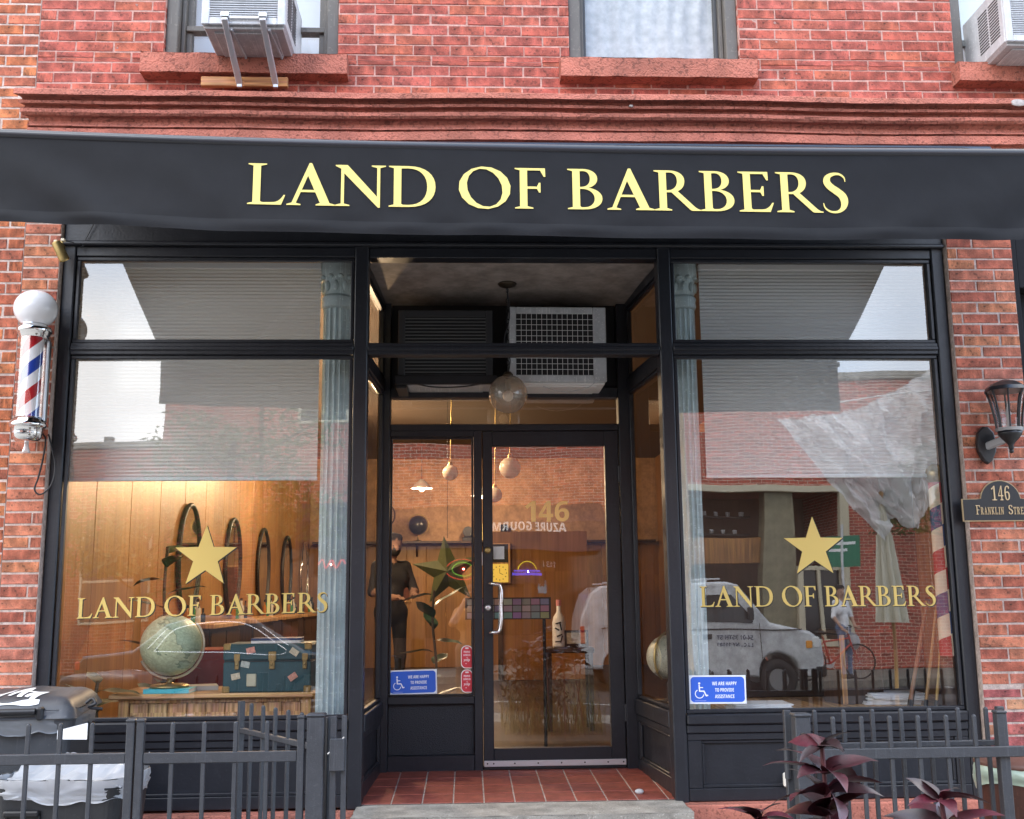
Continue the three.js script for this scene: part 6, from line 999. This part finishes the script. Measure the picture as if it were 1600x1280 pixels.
// white delivery van, nose to the right in the reflection
{
  const v = thing('delivery_van', 'white delivery van with address lettering parked across the street', 'van', [2.2, -.272, 12.5]);
  const pr = [[0.05, .42], [0, .75], [.06, 1.35], [.22, 1.82], [.35, 1.93], [2.35, 1.93], [2.55, 1.88], [3.02, 1.32], [3.12, 1.22], [3.72, 1.06], [3.86, .95], [3.90, .62], [3.88, .42]]; const s = new THREE.Shape(); pr.forEach((p, i) => i ? s.lineTo(...p) : s.moveTo(...p));
  // wheel arches
  s.lineTo(3.62, .42); s.absarc(3.22, .42, .40, 0, Math.PI, false); s.lineTo(1.12, .42); s.absarc(.76, .42, .36, 0, Math.PI, false); s.closePath();
  const wp = mat(L(.66, .67, .68), .3, { clearcoat: .6, map: rep(T.mortar, .4) });
  part(v, 'body', mv(new THREE.ExtrudeGeometry(s, { depth: 1.74, bevelEnabled: true, bevelSize: .05, bevelThickness: .09, bevelSegments: 3, curveSegments: 14 }), 0, 0, .1), wp);
  const dg = mat(L(.015, .017, .02), .06);
  const win = (pts) => { const w = new THREE.Shape(); pts.forEach((p, i) => i ? w.lineTo(...p) : w.moveTo(...p)); w.closePath(); return w; };
  part(v, 'side_window', mv(new THREE.ExtrudeGeometry(win([[1.95, 1.27], [1.98, 1.74], [2.42, 1.74], [2.82, 1.33], [2.80, 1.24]]), { depth: .012, bevelEnabled: false }), 0, 0, -.006), dg);
  part(v, 'windshield', quadsGeo([[[2.66, 1.80, .16], [3.07, 1.335, .12], [3.07, 1.335, 1.80], [2.66, 1.80, 1.76]]]), dg);
  part(v, 'door_seam', [cb(1.83, 1.838, .5, 1.86, -.004, .006, .001), cb(2.93, 2.938, .6, 1.25, -.004, .006, .001), cb(0.4, 3.6, 1.13, 1.15, -.006, .006, .002)], M.black);
  part(v, 'door_handle', cb(1.92, 2.07, .98, 1.06, -.012, .006, .005), M.black);
  for (const [x, r] of [[3.22, .34], [.76, .34]]) for (const z of [.12, 1.72]) { const w = part(v, 'wheel', mv(new THREE.TorusGeometry(r - .09, .095, 12, 32), x, .34, z), mat(L(.02, .02, .021), .8)); part(w, 'rim', mv(cyl(r - .12, r - .12, .12, 24), x, .34, z, 0, Math.PI / 2), mat(L(.25, .25, .25), .5, { metalness: .6 })); }
  part(v, 'headlight', cb(3.74, 3.87, .84, 1.02, .0, .28, .02), mat(L(.7, .7, .68), .1)); part(v, 'headlight', cb(3.74, 3.87, .84, 1.02, 1.66, 1.94, .02), mat(L(.7, .7, .68), .1)); part(v, 'marker_lamp', cb(3.66, 3.75, .84, .96, -.008, .02, .01), mat(L(.75, .3, .03), .3)); part(v, 'bumper', cb(3.78, 3.97, .36, .56, -.0, 1.94, .03), M.black); part(v, 'rear_lamp', cb(.0, .09, .85, 1.2, -.006, .12, .01), mat(L(.4, .03, .03), .3));
  part(v, 'roof_rack', [cb(.4, 2.3, 2.02, 2.05, .3, .34, .005), cb(.4, 2.3, 2.02, 2.05, 1.6, 1.64, .005), cb(.6, .64, 1.97, 2.06, .2, 1.74, .005), cb(2.0, 2.04, 1.97, 2.06, .2, 1.74, .005)], M.steel);
  const ink = mat(L(.06, .08, .14), .5); const lt = (str, x, y, w, h) => part(v, 'lettering', mv(fitText(str, fSans, w, h, .004).rotateY(Math.PI), x, y, .006), ink);
  lt('54-01 35TH ST', 2.47, .97, .64, .075); lt('L.I.C., NY 11101', 2.47, .85, .62, .07);
  // mirror
  part(v, 'wing_mirror', cb(2.70, 2.80, 1.30, 1.52, -.18, -.06, .02), M.black);
}
// dark car nearer the middle of the road
{
  const v = thing('dark_car', 'dark sedan with chrome window trim on the street behind the camera', 'car', [-5.9, -.272, 10.5]);
  const prof = [[0, .35], [.02, .72], [.15, .88], [.85, .94], [1.35, 1.34], [1.8, 1.45], [2.6, 1.43], [3.15, 1.12], [3.4, .95], [4.2, .84], [4.42, .68], [4.45, .35]]; const s = new THREE.Shape(); prof.forEach((p, i) => i ? s.lineTo(...p) : s.moveTo(...p)); s.lineTo(3.92, .35); s.absarc(3.55, .35, .36, 0, Math.PI, false); s.lineTo(1.25, .35); s.absarc(.9, .35, .36, 0, Math.PI, false); s.closePath();
  part(v, 'body', mv(new THREE.ExtrudeGeometry(s, { depth: 1.6, bevelEnabled: true, bevelSize: .05, bevelThickness: .09, bevelSegments: 3, curveSegments: 14 }), 0, 0, .1), mat(L(.012, .013, .018), .2, { clearcoat: 1, clearcoatRoughness: .05 }));
  const wl = [[1.15, .96], [1.45, 1.28], [1.85, 1.37], [2.55, 1.35], [3.02, 1.10], [3.18, .98]]; const w = new THREE.Shape(); wl.forEach((p, i) => i ? w.lineTo(...p) : w.moveTo(...p)); w.closePath(); part(v, 'side_window', mv(new THREE.ExtrudeGeometry(w, { depth: .012, bevelEnabled: false }), 0, 0, -.006), mat(L(.01, .011, .013), .05));
  part(v, 'window_trim', [tube([...wl, wl[0]].map(p => [p[0], p[1], -.008]), .012, 90, 6), tube([[1.05, 1.0, -.004], [1.4, 1.34, .02], [1.82, 1.43, .03], [2.6, 1.41, .03], [3.2, 1.07, 0]], .01, 50, 6)], M.chrome);
  for (const x of [.9, 3.55]) for (const z of [.12, 1.6]) { const wv = part(v, 'wheel', mv(new THREE.TorusGeometry(.23, .09, 12, 30), x, .32, z), mat(L(.02, .02, .021), .8)); part(wv, 'rim', mv(cyl(.2, .2, .12, 20), x, .32, z, 0, Math.PI / 2), M.steel); }
  part(v, 'headlight', cb(4.28, 4.44, .62, .74, .0, .32, .02), mat(L(.7, .72, .75), .1)); part(v, 'headlight', cb(4.28, 4.44, .62, .74, 1.48, 1.8, .02), mat(L(.7, .72, .75), .1)); part(v, 'tail_lamp', cb(.0, .1, .70, .84, 0, .3, .02), mat(L(.4, .02, .02), .2)); part(v, 'wing_mirror', cb(2.85, 3.05, 1.0, 1.12, -.16, -.02, .02), M.black);
}
// red bicycle
{
  const v = thing('bicycle', 'red bicycle standing beside the person in white across the street', 'bicycle', [6.55, -.13, 14.75]); const red = mat(L(.5, .04, .03), .35);
  for (const x of [0, 1.02]) { const w = part(v, 'wheel', mv(new THREE.TorusGeometry(.33, .016, 8, 36), x, .34, 0), M.black); const sp = []; for (let i = 0; i < 12; i++) { const a = i * .5236; sp.push(rod([x, .34, 0], [x + .32 * Math.cos(a), .34 + .32 * Math.sin(a), 0], .002, .002, 4)); } part(w, 'spokes', sp, M.steel); }
  part(v, 'frame', [rod([0, .34, 0], [.42, .30, 0], .012), rod([.42, .30, 0], [.30, .80, 0], .016), rod([.34, .70, 0], [.86, .78, 0], .017), rod([.42, .30, 0], [.88, .68, 0], .018), rod([0, .34, 0], [.32, .70, 0], .01), rod([.84, .86, 0], [.90, .62, 0], .018), rod([.90, .62, 0], [1.02, .34, 0], .013)], red);
  part(v, 'saddle', mv(new THREE.SphereGeometry(.12, 14, 8).scale(1.1, .3, .6), .27, .86, 0), M.black); part(v, 'handlebar', [rod([.84, .86, 0], [.84, .98, 0], .012), tube([[.80, .98, -.28], [.88, 1.0, -.15], [.88, 1.0, .15], [.80, .98, .28]], .012, 24, 6)], M.black); part(v, 'crank', [mv(cyl(.09, .09, .01, 20), .42, .30, .04, 0, Math.PI / 2), rod([.42, .30, .05], [.52, .18, .06], .008)], M.steel); part(v, 'shopping_bag', mv(new THREE.IcosahedronGeometry(.15, 2).scale(.9, 1.1, .7), .98, .72, .12), M.bag);
}
// closed patio umbrella with a plastic sheet blown over it
{
  const u = thing('patio_umbrella', 'closed cream patio umbrella on a wooden pole at the kerb', 'umbrella', [5.48, -.12, 7.6]); part(u, 'pole', mv(cyl(.024, .024, 2.9, 14), 0, 1.45, 0), M.oak); part(u, 'base', lathe([[0, .08], [.05, .08], [.06, .06], [.25, .05], [.26, 0], [0, 0]], 24), M.concrete);
  part(u, 'folded_canopy', crumple(96, 20, (a, v) => { const an = a * 6.2832, f = .5 + .5 * Math.cos(an * 8), r = (.03 + .20 * Math.pow(1 - v, .6)) * (.55 + .45 * f) * (v > .72 ? .75 : 1); return [r * Math.cos(an), 1.25 + 1.55 * v, r * Math.sin(an)]; }), mat(L(.62, .60, .50), .85, { side: THREE.DoubleSide }));
  part(u, 'finial', mv(new THREE.SphereGeometry(.04, 12, 8), 0, 2.93, 0), M.oak);
  const s = solo('plastic_sheet', 'large white plastic sheet billowing above the closed patio umbrella', 'sheet', crumple(110, 60, (a, v) => { const A = [4.1, 3.75], B = [6.45, 4.55], C = [5.42, 2.15], D = [6.42, 2.85], n = fbm(a * .8, v * .5, 1, 3, .55) - .5, n2 = fbm(a, v * .35 + .2, 3, 5, .7) - .5; const sc = (v * .18 * Math.sin(Math.PI * a * 3)); let x = (A[0] * (1 - a) + B[0] * a) * (1 - v) + (C[0] * (1 - a) + D[0] * a) * v, y = (A[1] * (1 - a) + B[1] * a) * (1 - v) + (C[1] * (1 - a) + D[1] * a) * v; y += -.22 * Math.sin(Math.PI * a) * (1 - v) + sc - .15 * Math.sin(Math.PI * v) * (1 - a); x += .12 * Math.sin(Math.PI * v) * (1 - a) - .1 * n; return [x, y + .1 * n2, 7.55 + .30 * n + .10 * n2 + (.05 + .05 * v) * Math.sin(a * 30 + v * 4 + 5 * n) + .03 * Math.sin(a * 71 + 9 * n2)]; }), new THREE.MeshPhysicalMaterial({ color: L(.85, .86, .86), roughness: .4, transmission: .35, thickness: 0, side: THREE.DoubleSide }));
  const hp = thing('sheet_frame', 'wooden posts and rope holding the white plastic sheet', 'frame'); part(hp, 'post', mv(cyl(.04, .04, 4.35, 10), 6.62, 2.05, 7.55), M.oak); part(hp, 'post', mv(cyl(.04, .04, 4.1, 10), 2.85, 1.93, 7.55), M.oak); part(hp, 'rope', tube([[2.85, 3.96, 7.55], [4.3, 3.90, 7.52], [5.4, 4.05, 7.52], [6.62, 4.2, 7.55]], .01, 30, 6), M.white);
}
renderer.render(scene, camera);
